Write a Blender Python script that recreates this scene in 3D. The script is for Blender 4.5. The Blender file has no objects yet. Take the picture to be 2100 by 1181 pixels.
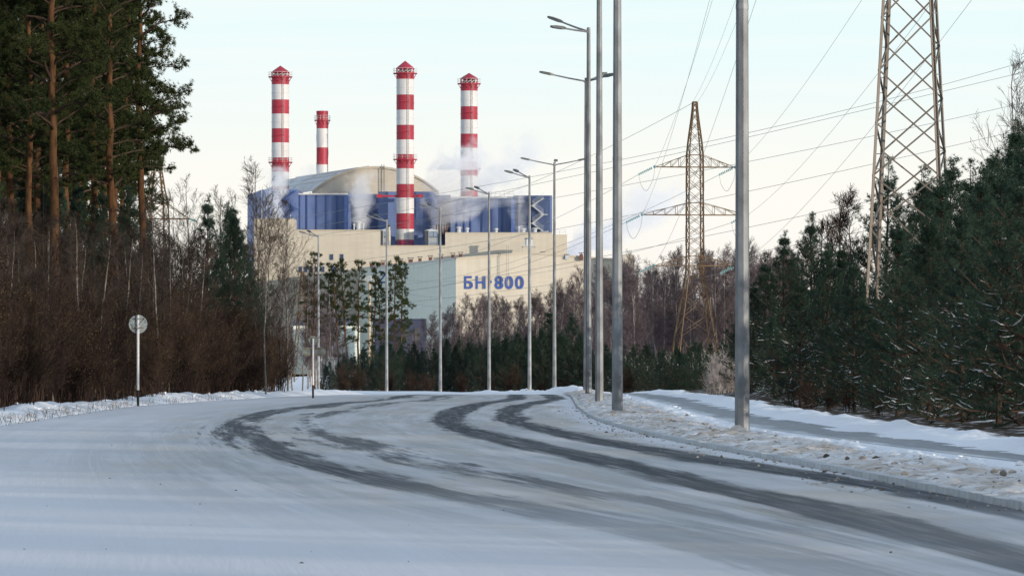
import bpy, bmesh, math, random
import numpy as np
from mathutils import Matrix, Vector
random.seed(7)
SC = bpy.context.scene
COL = SC.collection

# ------------------------------------------------------------------ camera
F = 11667.0            # focal length in photo pixels (2100 px wide frame, 200 mm lens)
HC, Y0 = 1.293, 749.0  # camera height above the near road, photo row of the horizon
cam_d = bpy.data.cameras.new('camera')
cam = bpy.data.objects.new('camera', cam_d); COL.objects.link(cam)
cam.location = (0, 0, HC); cam.rotation_euler = (math.pi / 2, 0, 0)
cam_d.sensor_width = 36.0; cam_d.lens = 36.0 * F / 2100.0
cam_d.shift_y = (Y0 - 590.5) / 2100.0
cam_d.clip_start = 1.0; cam_d.clip_end = 20000
cam_d.dof.use_dof = True; cam_d.dof.focus_distance = 300; cam_d.dof.aperture_fstop = 16
SC.camera = cam

# ------------------------------------------------------------------ sky, sun, exposure
SUN_EL = math.radians(5.0); SUN_AZ = math.radians(133.0)   # azimuth clockwise from +Y
sun_dir = Vector((math.sin(SUN_AZ) * math.cos(SUN_EL), math.cos(SUN_AZ) * math.cos(SUN_EL), math.sin(SUN_EL)))
w = bpy.data.worlds.new('World'); SC.world = w; w.use_nodes = True
w.cycles.sampling_method = 'MANUAL'; w.cycles.sample_map_resolution = 2048
nt = w.node_tree; nt.nodes.clear()
def wn(t, **k):
    n = nt.nodes.new(t)
    for a, b in k.items(): setattr(n, a, b)
    return n
sky = wn('ShaderNodeTexSky', sky_type='NISHITA', sun_disc=False)
sky.sun_elevation = SUN_EL; sky.sun_rotation = SUN_AZ
sky.air_density = 1.0; sky.dust_density = 1.0; sky.ozone_density = 1.5
tc = wn('ShaderNodeTexCoord'); sep = wn('ShaderNodeSeparateXYZ')
nt.links.new(tc.outputs['Generated'], sep.inputs[0])
# pale winter air: cream at the horizon, pale cyan above it, deepening towards the zenith all round
ramp = wn('ShaderNodeValToRGB'); ramp.color_ramp.interpolation = 'EASE'
els = ramp.color_ramp.elements
els[0].position = 0.0; els[0].color = (0.95, 0.87, 0.82, 1)
els[1].position = 1.0; els[1].color = (0.36, 0.48, 0.66, 1)
for p, c in ((0.028, (0.96, 0.945, 0.885, 1)), (0.058, (0.80, 0.94, 0.965, 1)), (0.16, (0.80, 0.92, 0.98, 1)), (0.45, (0.56, 0.70, 0.88, 1))):
    e = els.new(p); e.color = c
nt.links.new(sep.outputs['Z'], ramp.inputs[0])
# thin level cloud streaks
mp = wn('ShaderNodeMapping'); mp.inputs['Scale'].default_value = (9, 9, 190)
nz = wn('ShaderNodeTexNoise'); nz.inputs['Scale'].default_value = 1.0; nz.inputs['Detail'].default_value = 5
nt.links.new(tc.outputs['Generated'], mp.inputs[0]); nt.links.new(mp.outputs[0], nz.inputs['Vector'])
cr = wn('ShaderNodeMapRange'); cr.inputs[1].default_value = 0.46; cr.inputs[2].default_value = 0.75; cr.inputs[3].default_value = 0.0; cr.inputs[4].default_value = 0.55
nt.links.new(nz.outputs['Fac'], cr.inputs[0])
mxc = wn('ShaderNodeMix', data_type='RGBA'); mxc.inputs[7].default_value = (0.97, 0.95, 0.93, 1)
nt.links.new(cr.outputs[0], mxc.inputs[0]); nt.links.new(ramp.outputs[0], mxc.inputs[6])
# the physical sky carries part of the light, the pale veil the rest
scl = wn('ShaderNodeVectorMath', operation='SCALE'); scl.inputs['Scale'].default_value = 10.0
nt.links.new(mxc.outputs[2], scl.inputs[0])
mx = wn('ShaderNodeMix', data_type='RGBA'); mx.inputs[0].default_value = 0.88
nt.links.new(sky.outputs[0], mx.inputs[6]); nt.links.new(scl.outputs[0], mx.inputs[7])
bg = wn('ShaderNodeBackground'); bg.inputs[1].default_value = 0.114
out = wn('ShaderNodeOutputWorld')
nt.links.new(mx.outputs[2], bg.inputs[0]); nt.links.new(bg.outputs[0], out.inputs[0])

sl = bpy.data.lights.new('sun', 'SUN'); sl.energy = 4.2; sl.angle = math.radians(0.6); sl.color = (1.0, 0.86, 0.70)
so = bpy.data.objects.new('sun', sl); COL.objects.link(so)
so.rotation_euler = sun_dir.to_track_quat('Z', 'Y').to_euler(); so.location = (50, -60, 60)
vs = SC.view_settings
vs.view_transform = 'Standard'; vs.look = 'None'; vs.gamma = 1; vs.exposure = 0.0; vs.use_curve_mapping = False
SC.cycles.use_denoising = True; SC.cycles.use_light_tree = False; SC.cycles.sample_clamp_indirect = 4.0
SC.cycles.max_bounces = 6; SC.cycles.volume_bounces = 4; SC.cycles.transparent_max_bounces = 8
SC.cycles.volume_step_rate = 2.0; SC.cycles.volume_max_steps = 64

# ------------------------------------------------------------------ materials
MATS = {}
def mat(name, color, rough=0.7, metal=0.0, var=0.12, scale=2.0, col2=None, stretch=None, bump=0.0, bscale=None, spec=0.3, detail=6, coord='Object'):
    if name in MATS: return MATS[name]
    m = bpy.data.materials.new(name); m.use_nodes = True; t = m.node_tree; b = t.nodes['Principled BSDF']
    b.inputs['Roughness'].default_value = rough; b.inputs['Metallic'].default_value = metal
    b.inputs['Specular IOR Level'].default_value = 0.04 if rough >= 0.9 else spec
    tcn = t.nodes.new('ShaderNodeTexCoord'); mpn = t.nodes.new('ShaderNodeMapping')
    if stretch: mpn.inputs['Scale'].default_value = stretch
    n = t.nodes.new('ShaderNodeTexNoise'); n.inputs['Scale'].default_value = scale; n.inputs['Detail'].default_value = detail
    t.links.new(tcn.outputs[coord], mpn.inputs[0]); t.links.new(mpn.outputs[0], n.inputs['Vector'])
    r = t.nodes.new('ShaderNodeValToRGB')
    c2 = col2 or tuple(c * (1 - 2 * var) for c in color)
    r.color_ramp.elements[0].position = 0.33; r.color_ramp.elements[1].position = 0.67
    r.color_ramp.elements[0].color = (*c2, 1)
    r.color_ramp.elements[1].color = (*(color if col2 else tuple(min(1, c * (1 + var)) for c in color)), 1)
    t.links.new(n.outputs['Fac'], r.inputs[0])
    # each object a little lighter or darker than its neighbours
    oi = t.nodes.new('ShaderNodeObjectInfo'); mr = t.nodes.new('ShaderNodeMapRange')
    mr.inputs[3].default_value = 1 - var; mr.inputs[4].default_value = 1 + var * 0.6
    t.links.new(oi.outputs['Random'], mr.inputs[0])
    vm = t.nodes.new('ShaderNodeVectorMath'); vm.operation = 'SCALE'
    t.links.new(r.outputs[0], vm.inputs[0]); t.links.new(mr.outputs[0], vm.inputs['Scale'])
    t.links.new(vm.outputs[0], b.inputs['Base Color'])
    if bump:
        n2 = t.nodes.new('ShaderNodeTexNoise'); n2.inputs['Scale'].default_value = bscale or scale * 6; n2.inputs['Detail'].default_value = 8
        t.links.new(mpn.outputs[0], n2.inputs['Vector'])
        bp = t.nodes.new('ShaderNodeBump'); bp.inputs['Strength'].default_value = bump; bp.inputs['Distance'].default_value = 0.05
        t.links.new(n2.outputs['Fac'], bp.inputs['Height']); t.links.new(bp.outputs[0], b.inputs['Normal'])
    MATS[name] = m
    return m

def clad(name, color, pw=6.0, ph=1.2, var=0.03, rough=0.55, dirt=0.10):
    """sheet cladding: faint joints between panels, panels slightly uneven in tone, weather streaks"""
    m = bpy.data.materials.new(name); m.use_nodes = True; t = m.node_tree; b = t.nodes['Principled BSDF']
    b.inputs['Roughness'].default_value = rough; b.inputs['Specular IOR Level'].default_value = 0.25
    tcn = t.nodes.new('ShaderNodeTexCoord'); sp = t.nodes.new('ShaderNodeSeparateXYZ'); cb = t.nodes.new('ShaderNodeCombineXYZ')
    ad = t.nodes.new('ShaderNodeMath'); ad.operation = 'ADD'
    t.links.new(tcn.outputs['Object'], sp.inputs[0]); t.links.new(sp.outputs['X'], ad.inputs[0]); t.links.new(sp.outputs['Y'], ad.inputs[1])
    t.links.new(ad.outputs[0], cb.inputs[0]); t.links.new(sp.outputs['Z'], cb.inputs[1])
    br = t.nodes.new('ShaderNodeTexBrick'); br.offset = 0.0; br.inputs['Scale'].default_value = 1.0
    br.inputs['Brick Width'].default_value = pw; br.inputs['Row Height'].default_value = ph; br.inputs['Mortar Size'].default_value = 0.035
    br.inputs['Color1'].default_value = (*color, 1); br.inputs['Color2'].default_value = (*(c * (1 - var * 2) for c in color), 1)
    br.inputs['Mortar'].default_value = (*(c * 0.86 for c in color), 1)
    t.links.new(cb.outputs[0], br.inputs['Vector'])
    mpn = t.nodes.new('ShaderNodeMapping'); mpn.inputs['Scale'].default_value = (0.35, 0.35, 0.03)
    n = t.nodes.new('ShaderNodeTexNoise'); n.inputs['Scale'].default_value = 1.0; n.inputs['Detail'].default_value = 6
    t.links.new(tcn.outputs['Object'], mpn.inputs[0]); t.links.new(mpn.outputs[0], n.inputs['Vector'])
    mr = t.nodes.new('ShaderNodeMapRange'); mr.inputs[1].default_value = 0.35; mr.inputs[2].default_value = 0.7
    mr.inputs[3].default_value = 1.0; mr.inputs[4].default_value = 1 - dirt
    t.links.new(n.outputs['Fac'], mr.inputs[0])
    vm = t.nodes.new('ShaderNodeVectorMath'); vm.operation = 'SCALE'
    t.links.new(br.outputs['Color'], vm.inputs[0]); t.links.new(mr.outputs[0], vm.inputs['Scale'])
    t.links.new(vm.outputs[0], b.inputs['Base Color'])
    MATS[name] = m
    return m

cream = clad('cream_cladding', (0.495, 0.452, 0.372))
cream_roof = clad('vault_cladding', (0.45, 0.40, 0.32), 3.0, 60)
blue = clad('blue_cladding', (0.122, 0.178, 0.355), 2.0, 40)
blue2 = mat('blue_paint', (0.060, 0.110, 0.30), 0.5, var=0.1)
grey_green = clad('grey_green_cladding', (0.66, 0.72, 0.65), 6, 1.2)
pale_metal = clad('pale_metal_sheet', (0.46, 0.50, 0.53), 1.5, 30)
red_paint = mat('red_paint', (0.33, 0.030, 0.052), 0.5, var=0.10, scale=0.25, stretch=(1, 1, 0.25))
white_paint = mat('white_paint', (0.555, 0.55, 0.545), 0.5, var=0.06, scale=0.25, stretch=(1, 1, 0.25))
galv = mat('galvanised_steel', (0.22, 0.235, 0.25), 0.5, 0.35, var=0.2, scale=3.0, stretch=(1, 1, 0.5), detail=8)
galv_warm = mat('weathered_steel', (0.215, 0.21, 0.20), 0.6, 0.2, var=0.2, scale=1.1, col2=(0.15, 0.115, 0.085))
rusty = mat('rusty_steel', (0.195, 0.15, 0.095), 0.8, 0.1, scale=1.3, col2=(0.11, 0.06, 0.03), var=0.2)
dark_steel = mat('dark_steel', (0.06, 0.065, 0.07), 0.6, 0.2)
lamp_m = mat('lamp_housing', (0.12, 0.13, 0.13), 0.5, 0.3)
glass_teal = mat('insulator_glass', (0.20, 0.42, 0.42), 0.15, 0.0, spec=0.6)
wire_m = mat('wire', (0.17, 0.19, 0.19), 0.5, 0.4)
window_m = mat('window_glass', (0.03, 0.055, 0.10), 0.12, 0.0, spec=0.6, var=0.3)
brown_vent = mat('brown_vent', (0.13, 0.06, 0.05), 0.7)
black_paint = mat('black_paint', (0.012, 0.012, 0.014), 0.6)
sign_back = mat('sign_back', (0.26, 0.30, 0.31), 0.55, 0.3, var=0.12, scale=8)
sign_back2 = mat('sign_back_dull', (0.20, 0.23, 0.21), 0.6, 0.3, var=0.12, scale=8)
concrete = mat('concrete', (0.36, 0.37, 0.37), 0.9, var=0.15, scale=4, bump=0.2)
kerb_m = mat('kerb_concrete', (0.47, 0.50, 0.52), 0.9, var=0.10, scale=3, bump=0.3)
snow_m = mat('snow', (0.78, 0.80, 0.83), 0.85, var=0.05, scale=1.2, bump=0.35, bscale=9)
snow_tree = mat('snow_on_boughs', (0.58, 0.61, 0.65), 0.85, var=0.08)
clod_m = mat('dirty_clod', (0.42, 0.37, 0.31), 0.95, var=0.4, scale=3)
bark_pine = mat('pine_bark', (0.125, 0.066, 0.032), 0.9, scale=2.2, col2=(0.045, 0.024, 0.014), stretch=(2.5, 2.5, 0.7), bump=0.6, bscale=14)
bark_dark = mat('dark_bark', (0.060, 0.042, 0.032), 0.95, var=0.25)
bark_grey = mat('grey_bark', (0.17, 0.15, 0.13), 0.95, var=0.25)
birch_bark = mat('birch_bark', (0.33, 0.31, 0.295), 0.9, scale=1.2, col2=(0.16, 0.14, 0.12), stretch=(1, 1, 3.0))
twig_purple = mat('birch_twigs', (0.118, 0.094, 0.100), 0.95, var=0.25)
twig_brown = mat('shrub_twigs', (0.060, 0.040, 0.031), 0.95, scale=1.2, col2=(0.015, 0.010, 0.009), var=0.45)
twig_sap = mat('sapling_twigs', (0.055, 0.043, 0.037), 0.95, var=0.35)
birch_dull = mat('dull_birch_bark', (0.20, 0.185, 0.172), 0.9, scale=1.2, col2=(0.09, 0.08, 0.07), stretch=(1, 1, 3.0))
twig_grey = mat('frosted_twigs', (0.34, 0.31, 0.30), 0.95, var=0.25)
leaf_dry = mat('dry_leaf', (0.085, 0.072, 0.040), 0.9, scale=0.8, col2=(0.060, 0.038, 0.024), var=0.4)
needle_tall = mat('pine_needles_tall', (0.052, 0.064, 0.022), 0.8, scale=0.35, col2=(0.026, 0.040, 0.016), var=0.22, spec=0.08)
needle_young = mat('pine_needles_young', (0.038, 0.068, 0.046), 0.75, scale=0.9, col2=(0.016, 0.035, 0.028), var=0.3, spec=0.08)
grass_m = mat('dry_grass', (0.20, 0.15, 0.10), 0.95, var=0.3)

# ------------------------------------------------------------------ mesh helpers
def mesh(name, V, faces, mats, fm=None, smooth=False):
    """V (n,3); faces: list of (m,3) or (m,4) int arrays; fm: material index per array"""
    me = bpy.data.meshes.new(name)
    V = np.asarray(V, dtype=np.float32)
    me.vertices.add(len(V)); me.vertices.foreach_set('co', V.ravel())
    faces = [np.asarray(f, dtype=np.int32) for f in faces]
    keep = [i for i, f in enumerate(faces) if len(f)]
    loops = np.concatenate([faces[i].ravel() for i in keep])
    tot = np.concatenate([np.full(len(faces[i]), faces[i].shape[1], np.int32) for i in keep])
    st = np.concatenate([[0], np.cumsum(tot)[:-1]]).astype(np.int32)
    me.loops.add(len(loops)); me.loops.foreach_set('vertex_index', loops)
    me.polygons.add(len(tot)); me.polygons.foreach_set('loop_start', st)
    for m in (mats if isinstance(mats, (list, tuple)) else [mats]): me.materials.append(m)
    if fm: me.polygons.foreach_set('material_index', np.concatenate([np.full(len(faces[i]), fm[i], np.int32) for i in keep]))
    me.update(calc_edges=True)
    me.polygons.foreach_set('use_smooth', np.full(len(tot), bool(smooth)))
    return me
class MB:
    def __init__(s): s.v = []; s.f = []; s.n = 0
    def add(s, V, Fs):
        V = np.asarray(V, float).reshape(-1, 3)
        s.v.append(V)
        for f in (Fs if isinstance(Fs, list) else [Fs]): s.f.append(np.asarray(f, np.int32) + s.n)
        s.n += len(V); return s
    def box(s, x0, x1, y0, y1, z0, z1):
        V = [(x, y, z) for x in (x0, x1) for y in (y0, y1) for z in (z0, z1)]
        return s.add(V, np.array([(0, 1, 3, 2), (4, 6, 7, 5), (0, 4, 5, 1), (2, 3, 7, 6), (0, 2, 6, 4), (1, 5, 7, 3)]))
    def bar(s, a, b, r, sides=4):
        P = np.array([[a, b]], float); V, Fq = tubes(P, np.full((1, 2), r), sides)
        s.add(V, Fq)
        return s
    def prism(s, pts, z0, z1):
        n = len(pts); z1 = z1 if hasattr(z1, '__len__') else [z1] * n
        V = [(p[0], p[1], z0) for p in pts] + [(p[0], p[1], z) for p, z in zip(pts, z1)]
        Fs = [np.array([(i, (i + 1) % n, n + (i + 1) % n, n + i) for i in range(n)])]
        Fs += [np.array([[n] + [n + i, n + i + 1][0:2] for i in range(1, n - 1)]), np.array([[0, i + 1, i] for i in range(1, n - 1)])]
        return s.add(V, Fs)
    def lathe(s, prof, cx=0, cy=0, seg=24):
        k = len(prof); V = []
        for r, z in prof:
            for j in range(seg):
                a = 2 * math.pi * j / seg; V.append((cx + r * math.cos(a), cy + r * math.sin(a), z))
        Fs = [(i * seg + j, i * seg + (j + 1) % seg, (i + 1) * seg + (j + 1) % seg, (i + 1) * seg + j) for i in range(k - 1) for j in range(seg)]
        return s.add(V, np.array(Fs))
    def build(s, name, m, parent=None, smooth=False, loc=None):
        V = np.concatenate(s.v)
        if loc is not None: V = V - np.asarray(loc)
        o = bpy.data.objects.new(name, mesh(name, V, s.f, m, smooth=smooth)); COL.objects.link(o)
        if parent: o.parent = parent
        if loc is not None: o.location = loc
        return o
def tubes(P, R, sides=3):
    """P (N,k,3) polylines, R (N,k) radii"""
    P = np.asarray(P, float); N, k, _ = P.shape
    T = np.gradient(P, axis=1); T /= np.linalg.norm(T, axis=2, keepdims=True) + 1e-9
    ref = np.where(np.abs(T[:, :1, 2:3]) > 0.9, np.array([1., 0, 0]), np.array([0, 0, 1.])) * np.ones((N, k, 1))
    U = np.cross(T, ref); U /= np.linalg.norm(U, axis=2, keepdims=True) + 1e-9
    W = np.cross(T, U)
    a = np.arange(sides) * 2 * np.pi / sides + (np.pi / 4 if sides == 4 else 0)
    V = P[:, :, None, :] + R[:, :, None, None] * (np.cos(a)[None, None, :, None] * U[:, :, None, :] + np.sin(a)[None, None, :, None] * W[:, :, None, :])
    i = np.arange(N)[:, None, None] * k * sides; j = np.arange(k - 1)[None, :, None] * sides; q = np.arange(sides)[None, None, :]
    q2 = (q + 1) % sides
    Fq = np.stack([i + j + q, i + j + q2, i + j + sides + q2, i + j + sides + q], -1).reshape(-1, 4)
    return V.reshape(-1, 3), Fq
def emp(name, loc=(0, 0, 0)):
    o = bpy.data.objects.new(name, None); COL.objects.link(o); o.location = loc; o.empty_display_size = 0.3
    return o
def tag(o, label=None, cat=None, group=None, kind=None):
    if label: o['label'] = label
    if cat: o['category'] = cat
    if group: o['group'] = group
    if kind: o['kind'] = kind
    return o
def link(name, me, parent=None):
    o = bpy.data.objects.new(name, me); COL.objects.link(o)
    if parent: o.parent = parent
    return o
def W(px, py, D): return np.array([(px - 1050) / F * D, D, HC + (Y0 - py) / F * D])
def WX(px, D): return (px - 1050) / F * D
def WZ(py, D): return HC + (Y0 - py) / F * D

# value noise
def vnoise(x, y, seed=0):
    xi = np.floor(x).astype(np.int64); yi = np.floor(y).astype(np.int64); fx = x - xi; fy = y - yi
    fx = fx * fx * (3 - 2 * fx); fy = fy * fy * (3 - 2 * fy)
    def h(a, b):
        n = (a * 374761393 + b * 668265263 + seed * 1442695041) & 0x7fffffff
        n = ((n ^ (n >> 13)) * 1274126177) & 0x7fffffff
        return ((n ^ (n >> 16)) & 0xffff) / 65535.0
    return (h(xi, yi) * (1 - fx) + h(xi + 1, yi) * fx) * (1 - fy) + (h(xi, yi + 1) * (1 - fx) + h(xi + 1, yi + 1) * fx) * fy
def fbm(x, y, seed=0, o=4):
    s = 0; a = 0.5
    for i in range(o): s = s + a * (vnoise(x * 2 ** i, y * 2 ** i, seed + i) - 0.5); a *= 0.55
    return s

# ------------------------------------------------------------------ the lie of the land
def zp(D):
    D = np.asarray(D, float)
    q = np.clip(D - 200, 0, 196); lin = np.clip(D - 396, 0, 160)
    return -2.34e-5 * q * q - 0.0046 * lin - 0.003 * np.clip(D - 556, 0, 250)
def curve(pts):
    a = np.array(pts, float)
    d = np.linspace(a[0, 0], a[-1, 0], 1600); x = np.interp(d, a[:, 0], a[:, 1])
    k = 61; ker = np.hanning(k); ker /= ker.sum()
    # smooth in log distance-ish steps
    xs = np.convolve(np.pad(x, k // 2, mode='edge'), ker, 'valid')
    return lambda q: np.interp(q, d, xs)
def R2(px, py): D = HC * F / (py - Y0); return (D, WX(px, D))
XR = curve([(15, 5.6), R2(2100, 1046), R2(1700, 965), R2(1400, 909), R2(1290, 883), R2(1215, 860), R2(1182, 836), R2(1174, 820), (247, 2.5), (300, 2.4), (396, 1.7), (453, -3.0), (520, -12.8), (556, -20), (700, -62), (900, -130)])
XL = curve([(15, -5.5), (60, -8.0), (120, -10.9), (180, -12.0), (225, -10.2), (275, -8.6), (396, -9.3), (453, -14.5), (520, -24), (700, -76), (900, -146)])
TRK_R = curve([(15, 4.2), R2(2100, 1150), R2(1600, 1020), R2(1250, 945), R2(1000, 895), R2(912, 868), R2(920, 846), R2(980, 828), R2(1060, 818), (300, 0.2), (396, -3.5), (900, -135)])
TRK_L = curve([(15, 3.2), (37.6, 2.1), R2(1300, 1080), R2(900, 1008), R2(600, 940), R2(500, 892), R2(478, 868), R2(560, 845), R2(680, 828), R2(800, 819), (300, -4.6), (396, -7.8), (900, -140)])
PL = curve([(15, 9.2), R2(2080, 955), R2(1840, 925), R2(1540, 882), R2(1400, 842), R2(1310, 816), (300, 5.2), (420, 5.5), (900, 20)])
PR = curve([(15, 10.9), R2(2100, 940), R2(1760, 890), R2(1560, 858), R2(1430, 823), R2(1370, 813), (300, 6.9), (420, 7.4), (900, 22)])

def sstep(a, b, x):
    t = np.clip((x - a) / (b - a), 0, 1); return t * t * (3 - 2 * t)
def ground_z(X, D):
    X = np.asarray(X, float); D = np.asarray(D, float)
    z = zp(D)
    xl, xr, pl, pr = XL(D), XR(D), PL(D), PR(D)
    n1 = fbm(X * 0.55, D * 0.22, 3); n2 = fbm(X * 2.3, D * 0.9, 11); n3 = fbm(X * 6.5, D * 3.2, 23)
    # left ploughed bank
    dl = xl - X
    hump = np.exp(-((dl - 1.2 - 0.8 * n1) / 0.75) ** 2)
    left = sstep(0.0, 0.7, dl) * 0.05 + hump * (0.13 + 0.36 * n1 + 0.20 * n2 + 0.10 * n3) + sstep(2, 5, dl) * (0.10 + 0.35 * n1) 
    # verge between kerb and footpath
    mid = np.clip((X - xr) / np.maximum(pl - xr, 0.3), 0, 1)
    far_bank = sstep(265, 330, D) * np.exp(-((X - xr - 1.2) / 1.0) ** 2) * (0.32 + 0.5 * n1 + 0.15 * n2)
    verge = sstep(0.0, 0.10, X - xr - 0.16) * 0.070 + np.sin(mid * np.pi) * (0.03 + 0.10 * n1) + sstep(0.1, 0.5, X - xr) * (0.13 * n2 + 0.125 * n3) \
        + np.exp(-((pl - X - 0.35) / 0.28) ** 2) * (0.01 + 0.08 * n2 + 0.06 * n3) - 0.06 * sstep(0.35, 0.95, mid)
    verge = verge * np.where(X < pl, 1, 0) * sstep(-0.02, 0.2, pl - X) + 0.066 * np.where(X < pl, 1 - sstep(-0.02, 0.2, pl - X), 0) + far_bank
    # bank beyond the footpath
    dr = X - pr
    right = sstep(0, 0.25, dr) * 0.05 + np.exp(-((dr - 0.8) / 0.55) ** 2) * (0.06 + 0.26 * n1 + 0.2 * n2) + sstep(0.3, 1.0, dr) * 0.07 * n3 + sstep(1.2, 4, dr) * (0.12 + 0.4 * n1)
    # snowy mound at the wood's edge by the path's bend
    right = right + 0.55 * np.exp(-(((X - WX(1600, 205)) / 0.9) ** 2 + ((D - 205) / 14) ** 2))
    z = z + np.where(X < xl, left, np.where(X < xr + 0.15, -0.06, np.where(X < pl, verge, np.where(X < pr, 0.06 + far_bank, right + 0.06))))
    return z
def gz(x, y): return float(ground_z(np.array([x]), np.array([y]))[0])

rows = [12.0]
while rows[-1] < 460: rows.append(rows[-1] + max(0.20, rows[-1] * 0.0021 if rows[-1] < 260 else rows[-1] * 0.006))
while rows[-1] < 9000: rows.append(rows[-1] * 1.06)
rows = np.array([-60, -30, -10, 0, 5] + rows)
def cols(D):
    q = max(D, 15.0); xl, xr, pl, pr = (float(f(q)) for f in (XL, XR, PL, PR))
    return np.concatenate([[-6000, -1500, -500, -250, -120, -70], np.linspace(min(-45, xl - 12), xl - 6, 6)[:-1], np.linspace(xl - 6, xl, 44),
        np.linspace(xl, xr, 4)[1:-1], np.linspace(xr, xr + 0.16, 2), np.linspace(xr + 0.17, pl, 40), np.linspace(pl, pr, 3)[1:-1], np.linspace(pr, pr + 5, 34),
        np.linspace(pr + 6, max(45, pr + 12), 6), [70, 120, 250, 500, 1500, 6000]])
X = np.array([cols(d) for d in rows]); D = np.repeat(rows[:, None], X.shape[1], 1)
Z = ground_z(X, np.clip(D, 15, None)) ; Z[D > 900] = np.minimum(Z[D > 900], zp(900.0))
n, m_ = X.shape
idx = np.arange(n * m_).reshape(n, m_)
FQ = np.stack([idx[:-1, :-1], idx[:-1, 1:], idx[1:, 1:], idx[1:, :-1]], -1).reshape(-1, 4)

def snow_ground_material():
    m = bpy.data.materials.new('snowy_ground'); m.use_nodes = True; t = m.node_tree; b = t.nodes['Principled BSDF']
    b.inputs['Roughness'].default_value = 0.9; b.inputs['Specular IOR Level'].default_value = 0.05
    tcn = t.nodes.new('ShaderNodeTexCoord')
    n1 = t.nodes.new('ShaderNodeTexNoise'); n1.inputs['Scale'].default_value = 0.9; n1.inputs['Detail'].default_value = 7; n1.inputs['Roughness'].default_value = 0.65
    t.links.new(tcn.outputs['Object'], n1.inputs['Vector'])
    at = t.nodes.new('ShaderNodeAttribute'); at.attribute_name = 'dirt'
    ml = t.nodes.new('ShaderNodeMath'); ml.operation = 'MULTIPLY_ADD'
    r = t.nodes.new('ShaderNodeMapRange'); r.inputs[1].default_value = 0.30; r.inputs[2].default_value = 0.66
    t.links.new(n1.outputs['Fac'], r.inputs[0])
    mu = t.nodes.new('ShaderNodeMath'); mu.operation = 'MULTIPLY'
    t.links.new(r.outputs[0], mu.inputs[0]); t.links.new(at.outputs['Fac'], mu.inputs[1])
    mix = t.nodes.new('ShaderNodeMix'); mix.data_type = 'RGBA'
    mix.inputs[6].default_value = (0.76, 0.79, 0.83, 1); mix.inputs[7].default_value = (0.43, 0.385, 0.335, 1)
    t.links.new(mu.outputs[0], mix.inputs[0])
    # fine specks of grit and dead grass
    n2 = t.nodes.new('ShaderNodeTexNoise'); n2.inputs['Scale'].default_value = 7.0; n2.inputs['Detail'].default_value = 5
    t.links.new(tcn.outputs['Object'], n2.inputs['Vector'])
    r2 = t.nodes.new('ShaderNodeMapRange'); r2.inputs[1].default_value = 0.57; r2.inputs[2].default_value = 0.68
    t.links.new(n2.outputs['Fac'], r2.inputs[0])
    mu2 = t.nodes.new('ShaderNodeMath'); mu2.operation = 'MULTIPLY'; t.links.new(r2.outputs[0], mu2.inputs[0]); t.links.new(at.outputs['Fac'], mu2.inputs[1])
    mix2 = t.nodes.new('ShaderNodeMix'); mix2.data_type = 'RGBA'; mix2.inputs[7].default_value = (0.19, 0.165, 0.14, 1)
    t.links.new(mu2.outputs[0], mix2.inputs[0]); t.links.new(mix.outputs[2], mix2.inputs[6])
    n4 = t.nodes.new('ShaderNodeTexNoise'); n4.inputs['Scale'].default_value = 1.6; n4.inputs['Detail'].default_value = 5
    t.links.new(tcn.outputs['Object'], n4.inputs['Vector'])
    lt = t.nodes.new('ShaderNodeAttribute'); lt.attribute_name = 'litter_shade'
    r4 = t.nodes.new('ShaderNodeMapRange'); r4.inputs[1].default_value = 0.30; r4.inputs[2].default_value = 0.45
    ad4 = t.nodes.new('ShaderNodeMath'); ad4.operation = 'MULTIPLY'
    t.links.new(n4.outputs['Fac'], r4.inputs[0]); t.links.new(r4.outputs[0], ad4.inputs[0]); t.links.new(lt.outputs['Fac'], ad4.inputs[1])
    mix3 = t.nodes.new('ShaderNodeMix'); mix3.data_type = 'RGBA'; mix3.inputs[7].default_value = (0.050, 0.038, 0.028, 1)  # near-black brown: needle litter with the shade under the trees painted in
    t.links.new(ad4.outputs[0], mix3.inputs[0]); t.links.new(mix2.outputs[2], mix3.inputs[6])
    t.links.new(mix3.outputs[2], b.inputs['Base Color'])
    n3 = t.nodes.new('ShaderNodeTexNoise'); n3.inputs['Scale'].default_value = 5.0; n3.inputs['Detail'].default_value = 8
    t.links.new(tcn.outputs['Object'], n3.inputs['Vector'])
    bp = t.nodes.new('ShaderNodeBump'); bp.inputs['Strength'].default_value = 0.6; bp.inputs['Distance'].default_value = 0.06
    t.links.new(n3.outputs['Fac'], bp.inputs['Height']); t.links.new(bp.outputs[0], b.inputs['Normal'])
    return m
ground_me = mesh('ground', np.stack([X, D, Z], -1).reshape(-1, 3), [FQ], snow_ground_material(), smooth=True)
Dc = np.clip(D, 15, None)
onv = (X > XR(Dc)) & (X < PL(Dc) - 0.55)
rel = np.clip((X - XR(Dc)) / np.maximum(PL(Dc) - XR(Dc), 0.3), 0, 1)
dirt = np.where(onv, 1.35 * sstep(0.95, 0.55, rel) * (0.55 + 1.4 * np.clip(fbm(X * 0.7, D * 0.12, 41) + 0.2, 0, 1)), 0.05)
dirt = np.where((X < XL(Dc)) & (X > XL(Dc) - 0.9), 0.25, dirt)
dirt = np.where((D > 290) & onv, 0.15, dirt)
dirt = np.where(X > PR(Dc) + 1.6, 0.5, dirt); dirt = np.where(X < XL(Dc) - 3, 0.8, dirt)
at = ground_me.attributes.new('dirt', 'FLOAT', 'POINT'); at.data.foreach_set('value', dirt.ravel().astype(np.float32))
litter_shade = np.where(X > PR(Dc) + 1.2 + 0.8 * fbm(X * .8, D * .15, 77), 1.0, np.where(X < XL(Dc) - 3.0 - fbm(X * .8, D * .15, 78), 1.0, 0.0)) * sstep(700, 500, D)  # wood floor mask: needle litter plus painted darkness beneath the trees
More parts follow.
